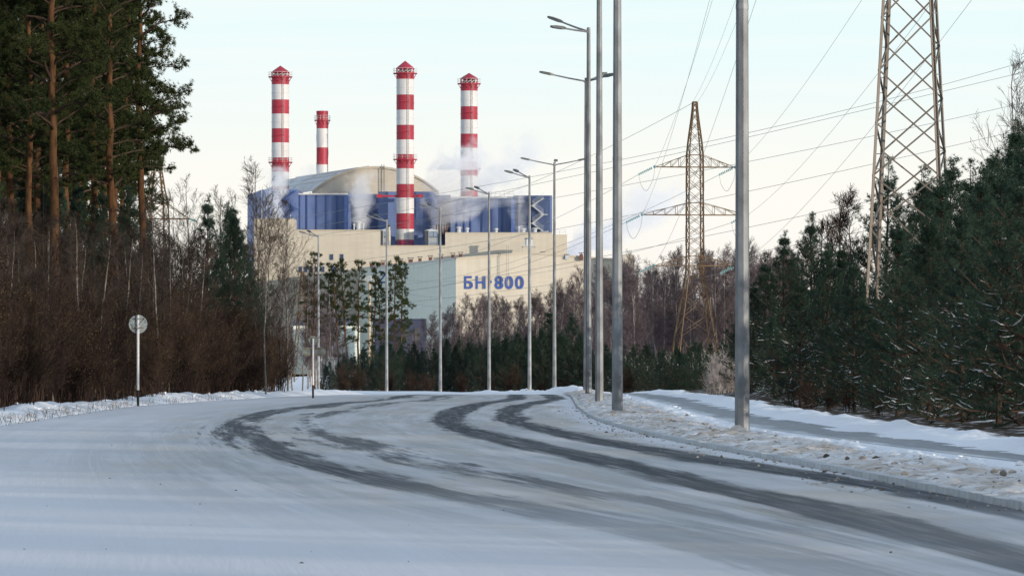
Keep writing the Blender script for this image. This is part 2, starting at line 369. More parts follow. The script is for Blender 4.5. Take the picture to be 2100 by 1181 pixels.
at = ground_me.attributes.new('litter_shade', 'FLOAT', 'POINT'); at.data.foreach_set('value', litter_shade.ravel().astype(np.float32))
tag(link('ground', ground_me), 'snow covered ground with ploughed banks and dirty verge', kind='structure')

# ------------------------------------------------------------------ road and footpath
def N(t, ty, **k):
    n = t.nodes.new(ty)
    for a, b in k.items(): setattr(n, a, b)
    return n
def mth(t, op, a, b=None, c=None):
    n = N(t, 'ShaderNodeMath', operation=op)
    for i, q in enumerate((a, b, c)):
        if q is None: continue
        if isinstance(q, (int, float)): n.inputs[i].default_value = q
        else: t.links.new(q, n.inputs[i])
    return n.outputs[0]
def rng_(t, v, a, b, c=0.0, d=1.0):
    n = N(t, 'ShaderNodeMapRange', interpolation_type='SMOOTHSTEP'); t.links.new(v, n.inputs[0])
    for i, q in enumerate((a, b, c, d)): n.inputs[i + 1].default_value = q
    return n.outputs[0]
def attr(t, name): n = N(t, 'ShaderNodeAttribute'); n.attribute_name = name; return n.outputs['Fac']
def mixc(t, f, a, b):
    n = N(t, 'ShaderNodeMix', data_type='RGBA')
    for s, q in ((0, f), (6, a), (7, b)):
        if isinstance(q, tuple): n.inputs[s].default_value = (*q, 1)
        elif isinstance(q, (int, float)): n.inputs[s].default_value = q
        else: t.links.new(q, n.inputs[s])
    return n.outputs[2]
def noise(t, vec, scale, detail=6, rough=0.6, sc=(1, 1, 1), loc=(0, 0, 0)):
    mpn = N(t, 'ShaderNodeMapping'); mpn.inputs['Scale'].default_value = sc; mpn.inputs['Location'].default_value = loc
    t.links.new(vec, mpn.inputs[0])
    n = N(t, 'ShaderNodeTexNoise'); n.inputs['Scale'].default_value = scale; n.inputs['Detail'].default_value = detail; n.inputs['Roughness'].default_value = rough
    t.links.new(mpn.outputs[0], n.inputs['Vector']); return n.outputs['Fac']
def road_material():
    m = bpy.data.materials.new('icy_road'); m.use_nodes = True; t = m.node_tree; b = t.nodes['Principled BSDF']
    cb = N(t, 'ShaderNodeCombineXYZ'); t.links.new(attr(t, 'lat'), cb.inputs[0]); t.links.new(attr(t, 'along'), cb.inputs[1]); v = cb.outputs[0]
    streak = noise(t, v, 1.0, 7, 0.62, (1.6, 0.055, 1))
    fine = noise(t, v, 1.0, 8, 0.65, (7.0, 0.16, 1), (5, 2, 0))
    blot = noise(t, v, 1.0, 6, 0.6, (0.5, 0.09, 1), (17, 3, 0))
    grit = noise(t, v, 1.0, 4, 0.6, (26, 11, 1))
    lane = noise(t, v, 1.0, 3, 0.5, (0.55, 0.012, 1), (3, 9, 0))
    white = (0.66, 0.67, 0.70); ice = (0.315, 0.33, 0.33); tan = (0.42, 0.385, 0.33); tar = (0.050, 0.059, 0.067)
    c = mixc(t, rng_(t, streak, 0.36, 0.64), ice, tuple((a + q) / 2 for a, q in zip(ice, white)))
    c = mixc(t, rng_(t, blot, 0.46, 0.68, 0, 0.6), c, tan)
    pack = noise(t, v, 1.0, 8, 0.7, (9, 2.2, 1), (2, 7, 0))
    c = mixc(t, rng_(t, pack, 0.42, 0.30, 0, 0.35), c, (0.26, 0.27, 0.275))
    c = mixc(t, rng_(t, pack, 0.56, 0.70, 0, 0.40), c, white)
    c = mixc(t, rng_(t, fine, 0.55, 0.75, 0, 0.55), c, white)
    c = mixc(t, rng_(t, lane, 0.50, 0.72, 0, 0.18), c, white)
    lines = noise(t, v, 1.0, 5, 0.6, (13, 0.03, 1), (8, 1, 0))
    c = mixc(t, rng_(t, lines, 0.56, 0.74, 0, 0.30), c, white)
    c = mixc(t, rng_(t, lines, 0.44, 0.30, 0, 0.30), c, (0.25, 0.26, 0.265))
    # packed snow towards the left side, and along the kerb
    lf = rng_(t, mth(t, 'ADD', attr(t, 'dl'), mth(t, 'MULTIPLY', mth(t, 'SUBTRACT', streak, 0.5), 3.0)), 5.2, 1.2)
    c = mixc(t, mth(t, 'MULTIPLY', lf, 0.6), c, white)
    near = rng_(t, mth(t, 'ADD', attr(t, 'along'), mth(t, 'MULTIPLY', attr(t, 'tl'), 7.0)), 60, 16, 0, 0.8)
    c = mixc(t, near, c, white)
    kb = rng_(t, mth(t, 'ADD', attr(t, 'dr'), mth(t, 'MULTIPLY', mth(t, 'SUBTRACT', blot, 0.5), 2.4)), 1.0, 0.1, 0, 0.75)
    c = mixc(t, kb, c, white)
    # wheel tracks worn down to the asphalt
    def track(att, off, half, soft, strength, rag, seed):
        d = mth(t, 'ABSOLUTE', mth(t, 'SUBTRACT', attr(t, att), off))
        nn = noise(t, v, 1.0, 7, 0.68, (2.4, 0.11, 1), (seed, seed * 2, 0)); n2 = noise(t, v, 1.0, 5, 0.6, (0.9, 0.035, 1), (seed * 3, 1, 0))
        e = mth(t, 'ADD', d, mth(t, 'MULTIPLY', mth(t, 'SUBTRACT', nn, 0.5), rag)); e = mth(t, 'ADD', e, mth(t, 'MULTIPLY', mth(t, 'SUBTRACT', n2, 0.5), rag * 1.3))
        return rng_(t, e, half + soft, half - soft, 0, strength)
    a1 = track('tr', 0.0, 0.40, 0.13, 1.0, 0.75, 1.3); a2 = track('tr', 1.55, 0.38, 0.13, 1.0, 0.7, 4.1)
    b1 = track('tl', 0.0, 0.40, 0.20, 0.95, 1.9, 7.7); b2 = track('tl', 1.5, 0.22, 0.22, 0.85, 2.3, 9.2)
    fade = rng_(t, attr(t, 'along'), 42, 68, 0.35, 1.0)
    tarm = mth(t, 'MAXIMUM', mth(t, 'MULTIPLY', mth(t, 'MAXIMUM', a1, a2), rng_(t, attr(t, 'along'), 40, 62, 0.75, 1.0)), mth(t, 'MULTIPLY', mth(t, 'MAXIMUM', b1, b2), fade))
    tarm = mth(t, 'MULTIPLY', tarm, rng_(t, fine, 0.72, 0.45, 0.7, 1.0))
    tc2 = mixc(t, rng_(t, fine, 0.4, 0.7), tar, (0.082, 0.092, 0.102))
    c = mixc(t, tarm, c, tc2)
    c = mixc(t, rng_(t, grit, 0.64, 0.74, 0, 0.35), c, (0.27, 0.24, 0.20))
    t.links.new(c, b.inputs['Base Color'])
    t.links.new(rng_(t, streak, 0.3, 0.7, 0.6, 0.9), b.inputs['Roughness'])
    b.inputs['Specular IOR Level'].default_value = 0.03
    bp = N(t, 'ShaderNodeBump'); bp.inputs['Strength'].default_value = 0.25; bp.inputs['Distance'].default_value = 0.03
    t.links.new(mth(t, 'ADD', fine, mth(t, 'MULTIPLY', tarm, -0.5)), bp.inputs['Height']); t.links.new(bp.outputs[0], b.inputs['Normal'])
    return m
def strip(name, fl, fr, d0, d1, ncol, mt, lift, attrs, crown=0.0):
    ds = [d0]
    while ds[-1] < d1: ds.append(ds[-1] + max(0.5, ds[-1] * 0.004))
    ds = np.array(ds); u = np.linspace(0, 1, ncol)
    a, b = fl(ds)[:, None], fr(ds)[:, None]
    Xs = a + (b - a) * u[None, :]; Ds = np.repeat(ds[:, None], ncol, 1)
    Zs = zp(Ds) + lift + crown * np.sin(u * np.pi)[None, :]
    ii = np.arange(Xs.size).reshape(Xs.shape)
    q = np.stack([ii[:-1, :-1], ii[:-1, 1:], ii[1:, 1:], ii[1:, :-1]], -1).reshape(-1, 4)
    me = mesh(name, np.stack([Xs, Ds, Zs], -1).reshape(-1, 3), [q], mt, smooth=True)
    for k, fn in attrs.items():
        at = me.attributes.new(k, 'FLOAT', 'POINT'); at.data.foreach_set('value', fn(Xs, Ds).ravel().astype(np.float32))
    return link(name, me)
tag(strip('road', lambda d: XL(d) - 0.5, XR, 10, 760, 110, road_material(), 0.0, {
    'lat': lambda x, d: np.where(x < TRK_L(d), x - TRK_L(d) - (XL(d) + 9 - TRK_L(d)) * (1 - np.exp(-np.clip(TRK_L(d) - x, 0, 40) / 3.5)), np.where(x < TRK_R(d), (x - TRK_L(d)) / np.maximum(TRK_R(d) - TRK_L(d), .5) * 4.7, 4.7 + x - TRK_R(d))), 'along': lambda x, d: d, 'tr': lambda x, d: x - TRK_R(d), 'tl': lambda x, d: x - TRK_L(d),
    'dl': lambda x, d: x - XL(d), 'dr': lambda x, d: XR(d) - x}, 0.0), 'frosty curving road with dark wheel tracks worn through the ice', kind='structure')
def path_material():
    m = bpy.data.materials.new('icy_path'); m.use_nodes = True; t = m.node_tree; b = t.nodes['Principled BSDF']
    cb = N(t, 'ShaderNodeCombineXYZ'); t.links.new(attr(t, 'lat'), cb.inputs[0]); t.links.new(attr(t, 'along'), cb.inputs[1]); v = cb.outputs[0]
    s = noise(t, v, 1.0, 7, 0.65, (1.8, 0.12, 1)); s2 = noise(t, v, 1.0, 6, 0.65, (6, 0.5, 1), (4, 4, 0))
    e = mth(t, 'ADD', mth(t, 'ABSOLUTE', mth(t, 'SUBTRACT', attr(t, 'lat'), 0.58)), mth(t, 'MULTIPLY', mth(t, 'SUBTRACT', s, 0.5), 1.1))
    c = mixc(t, rng_(t, e, 0.66, 0.34), (0.50, 0.55, 0.60), (0.15, 0.175, 0.20))
    c = mixc(t, rng_(t, s2, 0.52, 0.72, 0, 0.45), c, (0.50, 0.55, 0.60))
    t.links.new(c, b.inputs['Base Color']); b.inputs['Roughness'].default_value = 0.65
    return m
tag(strip('footpath', PL, PR, 15, 420, 14, path_material(), 0.066, {'lat': lambda x, d: (x - PL(d)) / np.maximum(PR(d) - PL(d), .1), 'along': lambda x, d: d}),
    'icy grey asphalt footpath between the verge and the young pines', kind='structure')
# kerb: one metre stones along the verge
kerb = tag(emp('kerb'), 'low concrete kerb stones along the snowy verge', kind='structure')
kb = MB(); kb.box(-0.07, 0.07, -0.491, 0.491, -0.12, 0.072)
bmk = mesh('kerb_stone', np.concatenate(kb.v), kb.f, kerb_m)
d = 46.0
while d < 262:
    x0, x1 = float(XR(d)), float(XR(d + 0.98))
    o = link('kerb_stone', bmk, kerb); o.location = ((x0 + x1) / 2 + 0.08, d + 0.49, float(zp(d + .5)) + random.uniform(-0.006, 0.004))
    o.rotation_euler = (random.uniform(-.003, .003), random.uniform(-.012, .012), -math.atan2(x1 - x0, 0.98) + random.uniform(-.004, .004))
    d += 0.984
# lumps of dirty snow thrown on to the verge, and crumbs along the kerb
rg = np.random.default_rng(5)
ico = bmesh.new(); bmesh.ops.create_icosphere(ico, subdivisions=1, radius=1.0)
IV = np.array([v.co for v in ico.verts]); IF = np.array([[v.index for v in f.verts] for f in ico.faces]); ico.free()
def clods(name, label, n, fx, dmin, dmax, smin, smax, mt):
    mb = MB()
    for i in range(n):
        d = dmin * (dmax / dmin) ** rg.random(); x = fx(d, rg.random())
        s = smin * (smax / smin) ** (rg.random() ** 2.2)
        v = IV * (1 + 0.5 * (rg.random((len(IV), 1)) - 0.5)) * np.array([s * rg.uniform(.7, 1.3), s * rg.uniform(.7, 1.3), s * rg.uniform(.35, .8)])
        z = max(gz(x, d), float(zp(d)))
        mb.add(v + np.array([x, d, z + s * 0.2]), IF)
    return tag(mb.build(name, mt, smooth=False), label, kind='stuff')
clods('verge_clods', 'dirty lumps of thrown snow on the verge', 420, lambda d, r: float(XR(d)) + 0.3 + r * max(0.5, float(PL(d) - XR(d)) - 0.9), 55, 230, 0.010, 0.06, clod_m)
clods('kerb_crumbs', 'crumbs of ice and grit lying along the kerb', 320, lambda d, r: float(XR(d)) - 0.9 * r * r - 0.02, 50, 180, 0.012, 0.035, clod_m)
clods('verge_snow_lumps', 'clean snow lumps along the footpath edge', 190, lambda d, r: float(PL(d)) - 0.05 - 0.6 * r, 55, 220, 0.02, 0.07, snow_m)
clods('bank_snow_lumps', 'clean snow lumps on the left ploughed bank', 150, lambda d, r: float(XL(d)) - 0.6 - 1.8 * r, 100, 240, 0.04, 0.13, snow_m)
clods('road_specks', 'small dark specks of grit lying on the road', 60, lambda d, r: float(XL(d)) + r * float(XR(d) - XL(d)), 30, 140, 0.005, 0.014, bark_dark)

# ------------------------------------------------------------------ chimneys and plant
PD = 2770.0    # distance of the plant's cream front
def cyl(x, y, r, z0, z1, name, m, parent, seg=28):
    return MB().lathe([(0, z0), (r, z0), (r, z1), (0, z1)], 0, 0, seg).build(name, m, parent, smooth=False)
def ring(parent, name, r0, r1, z0, z1, m, seg=28):
    return MB().lathe([(r0, z0), (r1, z0), (r1, z1), (r0, z1), (r0, z0)], 0, 0, seg).build(name, m, parent)
def railing(parent, r, z, h, m, nposts=14):
    mb = MB()
    for k in range(nposts):
        a = 2 * math.pi * k / nposts; mb.bar((r * math.cos(a), r * math.sin(a), z), (r * math.cos(a), r * math.sin(a), z + h), 0.07)
    for zz in (z + h, z + h * .5):
        mb.lathe([(r - .05, zz - .05), (r + .05, zz - .05), (r + .05, zz + .05), (r - .05, zz + .05), (r - .05, zz - .05)], 0, 0, 24)
    return mb.build('railing', m, parent)
def chimney(px, wpx, Dd, label, bands, ybase, plats, cap=None, ladder=True, helical=False, arms=False):
    root = emp('chimney', (WX(px, Dd), Dd, WZ(ybase, Dd)))
    zb = WZ(ybase, Dd); Zr = lambda y: WZ(y, Dd) - zb
    r = wpx / 2 / F * Dd
    for i, (ya, yb, c) in enumerate(bands):
        if helical:
            seg, nz_ = 40, 14; V = []; za, zc = Zr(yb), Zr(ya)
            for j in range(nz_ + 1):
                z = za + (zc - za) * j / nz_
                for s in range(seg):
                    a = 2 * math.pi * s / seg; rr = r * (1 + 0.055 * max(0, math.cos(3 * a - z / r * 1.25)) ** 6)
                    V.append((rr * math.cos(a), rr * math.sin(a), z))
            Fs = np.array([(j * seg + s, j * seg + (s + 1) % seg, (j + 1) * seg + (s + 1) % seg, (j + 1) * seg + s) for j in range(nz_) for s in range(seg)])
            MB().add(V, Fs).build('band', red_paint if c == 'r' else white_paint, root, smooth=True)
        else:
            b_ = MB().lathe([(r, Zr(yb)), (r, Zr(ya))], 0, 0, 40).build('band', red_paint if c == 'r' else white_paint, root, smooth=True)
            zz = Zr(ya * 0.45 + yb * 0.55)
            ring(b_, 'joint_flange', r - .1, r + .16, zz - .14, zz + .14, red_paint if c == 'r' else white_paint, 40)
    for yp in plats:
        z = Zr(yp); rp = r * 1.38
        p = MB().lathe([(r * .98, z - .35), (rp, z - .35), (rp, z + .15), (r * .98, z + .15)], 0, 0, 32).build('platform', red_paint, root)
        railing(p, rp - .1, z + .1, 2.3, white_paint)
        mb = MB()
        for k in range(12):
            a = 2 * math.pi * (k + .5) / 12; mb.bar((rp * .95 * math.cos(a), rp * .95 * math.sin(a), z - .3), (r * math.cos(a), r * math.sin(a), z - 2.6), 0.12)
        mb.build('bracket', red_paint, p)['kind'] = 'stuff'
    if cap:
        yt, ye, yl = cap   # tip, eave, foot of the lattice
        rr = r * 1.04
        MB().lathe([(0.02, Zr(yt)), (rr, Zr(ye)), (rr, Zr(ye) - .5), (0.02, Zr(ye) - .5)], 0, 0, 20).build('cap_roof', red_paint, root)
        for k in range(14):
            a = 2 * math.pi * k / 14
            MB().bar((rr * .95 * math.cos(a), rr * .95 * math.sin(a), Zr(yl)), (rr * .95 * math.cos(a), rr * .95 * math.sin(a), Zr(ye) - .3), 0.26).build('cap_post', red_paint, root)
        mb = MB()
        for k in range(14):
            a, a2 = 2 * math.pi * k / 14, 2 * math.pi * (k + 1) / 14
            mb.bar((rr * .97 * math.cos(a), rr * .97 * math.sin(a), Zr(yl)), (rr * .97 * math.cos(a2), rr * .97 * math.sin(a2), Zr(ye) - 1.2), 0.16)
        mb.build('cap_bracing', white_paint, root)
        MB().lathe([(r * .72, Zr(yl) - 2), (r * .72, Zr(ye) - .6)], 0, 0, 24).build('flue', dark_steel, root)
        MB().lathe([(r, Zr(yl) - .8), (r * .6, Zr(yl) + .2), (0.01, Zr(yl) + .2)], 0, 0, 24).build('top_deck', red_paint, root)
    if ladder:
        a = math.radians(-72); lx, ly = (r + .35) * math.cos(a), (r + .35) * math.sin(a); z0 = 0.0; z1 = Zr(bands[0][0])
        ld = MB().bar((lx - .45, ly, z0), (lx - .45, ly, z1), .09).bar((lx + .45, ly, z0), (lx + .45, ly, z1), .09)
        z = z0 + 1
        while z < z1: ld.bar((lx - .45, ly, z), (lx + .45, ly, z), .06); z += 1.2
        ld.build('ladder', galv, root)
        for (ya, yb, c) in bands[1:]:
            if c == 'r':
                zz = Zr(ya * .55 + yb * .45); MB().box(lx - 3.4, lx + .5, ly - .8, ly + .6, zz - .2, zz + .15).build('rest_platform', red_paint, root)
    if arms:
        z = Zr(402)
        for x0, x1 in ((WX(778, Dd), WX(px, Dd) - r), (WX(px, Dd) + r, WX(862, Dd))):
            x0 -= WX(px, Dd); x1 -= WX(px, Dd)
            g = MB().box(x0, x1, -1.0, 0.2, z - .55, z + .35).build('gangway', red_paint, root)
            e = x0 if abs(x0) > abs(x1) else x1
            MB().box(e - 1.4, e + 1.4, -1.4, .6, z - .9, z + .8).build('gangway_landing', red_paint, g)
    return tag(root, label, 'chimney', 'striped plant chimneys')
def bands(ys, first='r'):
    c = first; o = []
    for a, b in zip(ys[:-1], ys[1:]): o.append((a, b, c)); c = 'w' if c == 'r' else 'r'
    return o
chimney(575, 36, 2895, 'striped red and white chimney rising behind the blue block with the zigzag stair and steam', bands([156, 174, 205, 234, 264, 293, 324, 353, 382, 420]), 420, [158, 333], (135, 148, 156))
chimney(661, 24, 2960, 'short slender striped chimney with spiral fins behind the vaulted roof', bands([228, 264, 303, 338, 375]), 375, [247], None, ladder=False, helical=True)
chimney(831, 36, 2788, 'tallest striped chimney standing on the cream terrace before the vaulted roof', bands([149, 163, 195, 226, 257, 287, 317, 346, 378, 406, 438, 470, 492, 506]), 506, [151, 327], (125, 140, 149), arms=True)
chimney(962, 35, 2895, 'striped chimney with its foot wrapped in the thick steam of the blue block', bands([171, 187, 219, 246, 275, 304, 332, 361, 392, 430]), 430, [172, 346], (150, 161, 171))

GZ = float(zp(3000.0))
def block(root, name, pxs, ytop, Dd, depth, m, ybot=None, tops=None):
    """a volume with its front at distance Dd: front corners at columns pxs"""
    x0, x1 = WX(pxs[0], Dd), WX(pxs[1], Dd)
    zt = WZ(ytop, Dd); z0 = GZ - 1 if ybot is None else WZ(ybot, Dd)
    o = MB().box(x0, x1, Dd, Dd + depth, z0, zt).build(name, m, None, loc=((x0 + x1) / 2, Dd, z0)); 
    if root: o.parent = root; o.location = Vector(o.location) - Vector(root.location)
    return o
def child(o, root):
    o.parent = root; o.location = Vector(o.location) - Vector(root.location); return o
def railing_line(root, a, b, h, m, step=2.0):
    a, b = np.array(a, float), np.array(b, float); L = np.linalg.norm(b - a); n = max(2, int(L / step))
    mb = MB()
    for i in range(n + 1):
        p = a + (b - a) * i / n; mb.bar(p, p + (0, 0, h), .06)
    for k in (1.0, .5): mb.bar(a + (0, 0, h * k), b + (0, 0, h * k), .06)
    return child(mb.build('roof_railing', m, None, loc=tuple((a + b) / 2)), root)
# --- blue reactor block
RB = emp('reactor_building', (WX(820, 2800), 2800, GZ)); tag(RB, 'huge blue clad plant block with a vaulted cream roof behind the cream front', 'building')
BD = 2800.0
b0 = block(RB, 'wall', (537, 612), 389, BD, 60, blue)
zt = WZ(389, BD); pts = [(WX(507.5, BD + 90), BD + 90), (WX(537, BD) - .02, BD + .02), (WX(537, BD) - .02, BD + 90)]
child(MB().prism(pts, GZ, zt - .03).build('side_wall', blue, None, loc=(pts[1][0], BD, GZ)), RB)
block(RB, 'wall', (612.05, 712), 399, BD + 4, 50, blue)
block(RB, 'wall', (712.05, 776), 398, BD + 22, 30, blue)
block(RB, 'wall', (776.05, 891), 393, BD + 2, 52, blue)
block(RB, 'wall', (891.05, 924), 400, BD + 22, 30, blue)
block(RB, 'wall', (924.05, 1053), 406, BD + 4, 50, blue)
block(RB, 'wall', (1053.05, 1132), 401, BD, 60, blue)
block(RB, 'white_corner_trim', (535.8, 538.2), 388.6, BD - .25, .2, white_paint)
block(RB, 'roof_edge', (612, 714), 396.5, BD + 3.0, 1.0, white_paint, ybot=399.5)
block(RB, 'roof_edge', (924, 1053), 403, BD + 3.0, 1.0, white_paint, ybot=406.5)
block(RB, 'white_corner_trim', (1132.1, 1133.2), 401, BD + .2, 5, white_paint)
railing_line(RB, W(613, 396, BD + 3.4), W(714, 396.8, BD + 3.4), 2.4, galv)
railing_line(RB, W(980, 403, BD + 3.4), W(1053, 403, BD + 3.4), 2.4, galv)
for px in (615, 630, 650, 670, 690, 709, 938, 953, 966, 989, 1008, 1029):
    yt = 401 if px < 800 else 408
    p = block(RB, 'downpipe', (px - .9, px + .9), yt, BD + 3.2, .7, blue2)
    x = WX(px, BD + 3.2); z = WZ(yt, BD)
    child(MB().bar((x, BD + 3.5, z - .2), (x + 1.6, BD + 3.5, z + 1.4), .42).build('pipe_elbow', blue2, None, loc=(x, BD + 3.5, z)), RB)
for px0, px1 in ((706, 713), (885, 892), (1048, 1055)):
    block(RB, 'pilaster', (px0, px1), 400 if px0 < 800 else 408, BD - 2, 3.9, blue2)
for px0, px1, pb in ((714, 720, 726), (893, 897, 902), (1040, 1042, 1047)):   # raking buttresses beside the steam bays
    Dd = BD + 8; zt = WZ(405, Dd)
    V = [(WX(px0, Dd), Dd, zt), (WX(px1, Dd), Dd, zt), (WX(pb, Dd), Dd - 6, GZ), (WX(px0, Dd), Dd - 6, GZ)]
    V += [(x, y + 12, z) for x, y, z in V]
    child(MB().add(V, np.array([(0, 3, 2, 1), (4, 5, 6, 7), (0, 1, 5, 4), (1, 2, 6, 5), (2, 3, 7, 6), (3, 0, 4, 7)])).build('buttress', blue, None, loc=tuple(V[3])), RB)
def zigzag(root, pxl, pxr, ys, Dd, m):
    pts = [(pxl if i % 2 else pxr, y) for i, y in enumerate(ys)]
    for i in range(len(pts) - 1):
        a, b = W(*pts[i], Dd), W(*pts[i + 1], Dd)
        mb = MB()
        for dy in (-.6, .6): mb.bar(a + (0, dy, 0), b + (0, dy, 0), .35)
        for k in (1.2, 2.3): mb.bar(a + (0, -.6, k), b + (0, -.6, k), .10)
        o = child(mb.build('stair_flight', m, None, loc=tuple(a)), root)
        c = b; child(MB().box(c[0] - 1.9, c[0] + 1.9, Dd - .9, Dd + .9, c[2] - .25, c[2] + .15).build('stair_landing', m, None, loc=tuple(c)), root)
zigzag(RB, 1092, 1115, [406, 422, 440, 458, 475], BD - 1.6, pale_metal)
zigzag(RB, 586, 607, [392, 408, 428, 446], BD - 1.6, blue2)
# gas duct loop on the roof corner by the left steam
mb = MB(); P = np.array([[W(575, 398, BD - 1.2), W(576, 390, BD - 1.2), W(580, 386.5, BD - 1.2), W(584, 389, BD - 1.2), W(585, 398, BD - 1.2)]])
mb.add(*tubes(P, np.full((1, 5), .7), 8)); child(mb.build('vent_pipe', galv, None, loc=tuple(P[0, 0])), RB)
# vaulted hall
VD = 2862.0; nseg = 36
xa, xb = WX(640, VD), WX(900, VD); zc = WZ(394, VD); zt = WZ(343, VD)
c_, s_ = (xb - xa) / 2, zt - zc; Rv = (c_ * c_ + s_ * s_) / (2 * s_); xm = (xa + xb) / 2
arc = []
for i in range(nseg + 1):
    x = xa + (xb - xa) * i / nseg; arc.append((x, zt - Rv + math.sqrt(max(0, Rv * Rv - (x - xm) ** 2))))
off = np.array([WX(655, VD + 150) - WX(785, VD), 150.0])
V = [(x, VD, z) for x, z in arc] + [(x, VD, zc - 12) for x, z in arc]
Fs = np.array([(i, i + nseg + 1, i + nseg + 2, i + 1) for i in range(nseg)])
child(MB().add(V, Fs).build('vault_gable', cream, None, loc=(xm, VD, zc)), RB)
V = [(x, VD - .6, z + .35) for x, z in arc] + [(x + off[0], VD + off[1], z + .35) for x, z in arc]
child(MB().add(V, np.array([(i, i + 1, i + nseg + 2, i + nseg + 1) for i in range(nseg)])).build('vault_roof', pale_metal, None, True, loc=(xm, VD, zc)), RB)
V = [(x, VD - .8, z + .5) for x, z in arc] + [(x, VD - .8, z - .6) for x, z in arc]
child(MB().add(V, np.array([(i, i + nseg + 1, i + nseg + 2, i + 1) for i in range(nseg)])).build('gable_edge_trim', cream_roof, None, loc=(xm, VD, zc)), RB)
for k in range(1, 9, 3):   # standing roof ribs across the vault
    t = k / 9.0; P = np.array([[(x + off[0] * t, VD + off[1] * t, z + .45) for x, z in arc]])
    child(MB().add(*tubes(P, np.full((1, nseg + 1), .22), 4)).build('roof_rib', white_paint, None, loc=tuple(P[0, 0])), RB)
for k in range(5):
    x, z = arc[4 + 3 * k]
    child(MB().bar((x, VD, z + .6), (x + off[0], VD + off[1], z + .6), .25).build('roof_seam', white_paint, None, loc=(x, VD, z)), RB)
lx = WX(785, VD); ld = MB()
for dx in (-.7, .7): ld.bar((lx + dx, VD - 1.4, WZ(398, VD)), (lx + dx, VD - 1.4, WZ(338, VD)), .16)
z = WZ(398, VD)
while z < WZ(339, VD): ld.bar((lx - .7, VD - 1.4, z), (lx + .7, VD - 1.4, z), .12); z += 1.1
child(ld.build('ladder', dark_steel, None, loc=(lx, VD, zc)), RB)
# --- cream front blocks
CF = tag(emp('auxiliary_building', (WX(780, PD), PD, GZ)), 'long cream clad stepped plant block with small dark blue windows', 'building')
block(CF, 'wall', (521, 604), 449, PD, 26, cream)
block(CF, 'wall', (604.03, 780), 472, PD, 26, cream)
block(CF, 'wall', (780.03, 913), 504, PD, 26, cream)
block(CF, 'wall', (913.03, 1132), 477.5, PD, 26, cream)
block(CF, 'wall', (1132.03, 1163), 481, PD + 3, 40, cream)
for a, b, y in ((521, 604, 449), (604.3, 780, 472), (780.3, 912.7, 504), (913.3, 1132, 477.5)):
    block(CF, 'parapet', (a, b), y - .9, PD - .3, .29, cream_roof, ybot=y + 1.3)
railing_line(CF, W(782, 504, PD + 1), W(912, 504, PD + 1), 2.2, blue2)
railing_line(CF, W(1135, 481, PD + 4), W(1160, 481, PD + 4), 2.2, galv)
for px, py, wq, hq in ((680, 527, 3, 5.6), (701, 527, 3, 5.6), (616, 552, 3, 5.6), (627, 552, 3, 5.6), (637.5, 552, 3, 5.6), (649, 552, 2.6, 5.6), (662, 552, 3, 5.6), (684, 552, 3, 5.6), (701, 551, 3, 5), (628, 640, 3, 5), (641, 640, 3, 5)):
    wd = block(CF, 'window', (px - wq, px + wq), py - hq, PD - .25, .2, window_m, ybot=py + hq)
    for a, b, c, d2 in ((px - wq - .5, px - wq, py - hq - .5, py + hq + .5), (px + wq, px + wq + .5, py - hq - .5, py + hq + .5), (px - wq, px + wq, py + hq, py + hq + .6), (px - .15, px + .15, py - hq, py + hq)):
        fr = block(None, 'window_frame', (a, b), c, PD - .4, .35, blue2, ybot=d2); fr.parent = wd
        fr.location = Vector(fr.location) - Vector(wd.location) - Vector(CF.location)
def roof_vent(root, px, ybase, ytop, wq, Dd, body, capm, name='roof_vent'):
    x = WX(px, Dd); z0, z1 = WZ(ybase, Dd), WZ(ytop, Dd); r = wq / 2 / F * Dd
    v = child(MB().lathe([(r, z0 - .5), (r, z1 - .6), (0.01, z1 - .6)], x, Dd, 14).build(name, body, None, loc=(x, Dd, z0)), root)
    c = MB().lathe([(r * 1.6, z1 - .45), (r * 1.55, z1 - .1), (0.02, z1 + .4)], 0, 0, 14)
    o = c.build('vent_cap', capm, v); o.location = (0, 0, -z0)
    return v
for px, yb, yt, wq in ((735, 474, 455, 9), (726, 474, 460, 3), (745, 474, 459, 3), (941, 479, 466, 8), (958, 479, 468, 6), (1017.5, 479, 469, 6), (1073, 479, 469, 8), (1097, 479, 468, 8), (1064, 479, 466, 2.5), (1124, 479, 474, 1.2), (596, 450, 441, 1.2)):
    roof_vent(CF, px, yb, yt, wq, PD + 8, pale_metal, white_paint)
for px in (895, 900, 906, 911, 916):
    roof_vent(CF, px, 480, 462, 2.2, PD + 16, brown_vent, dark_steel, 'steam_pipe')
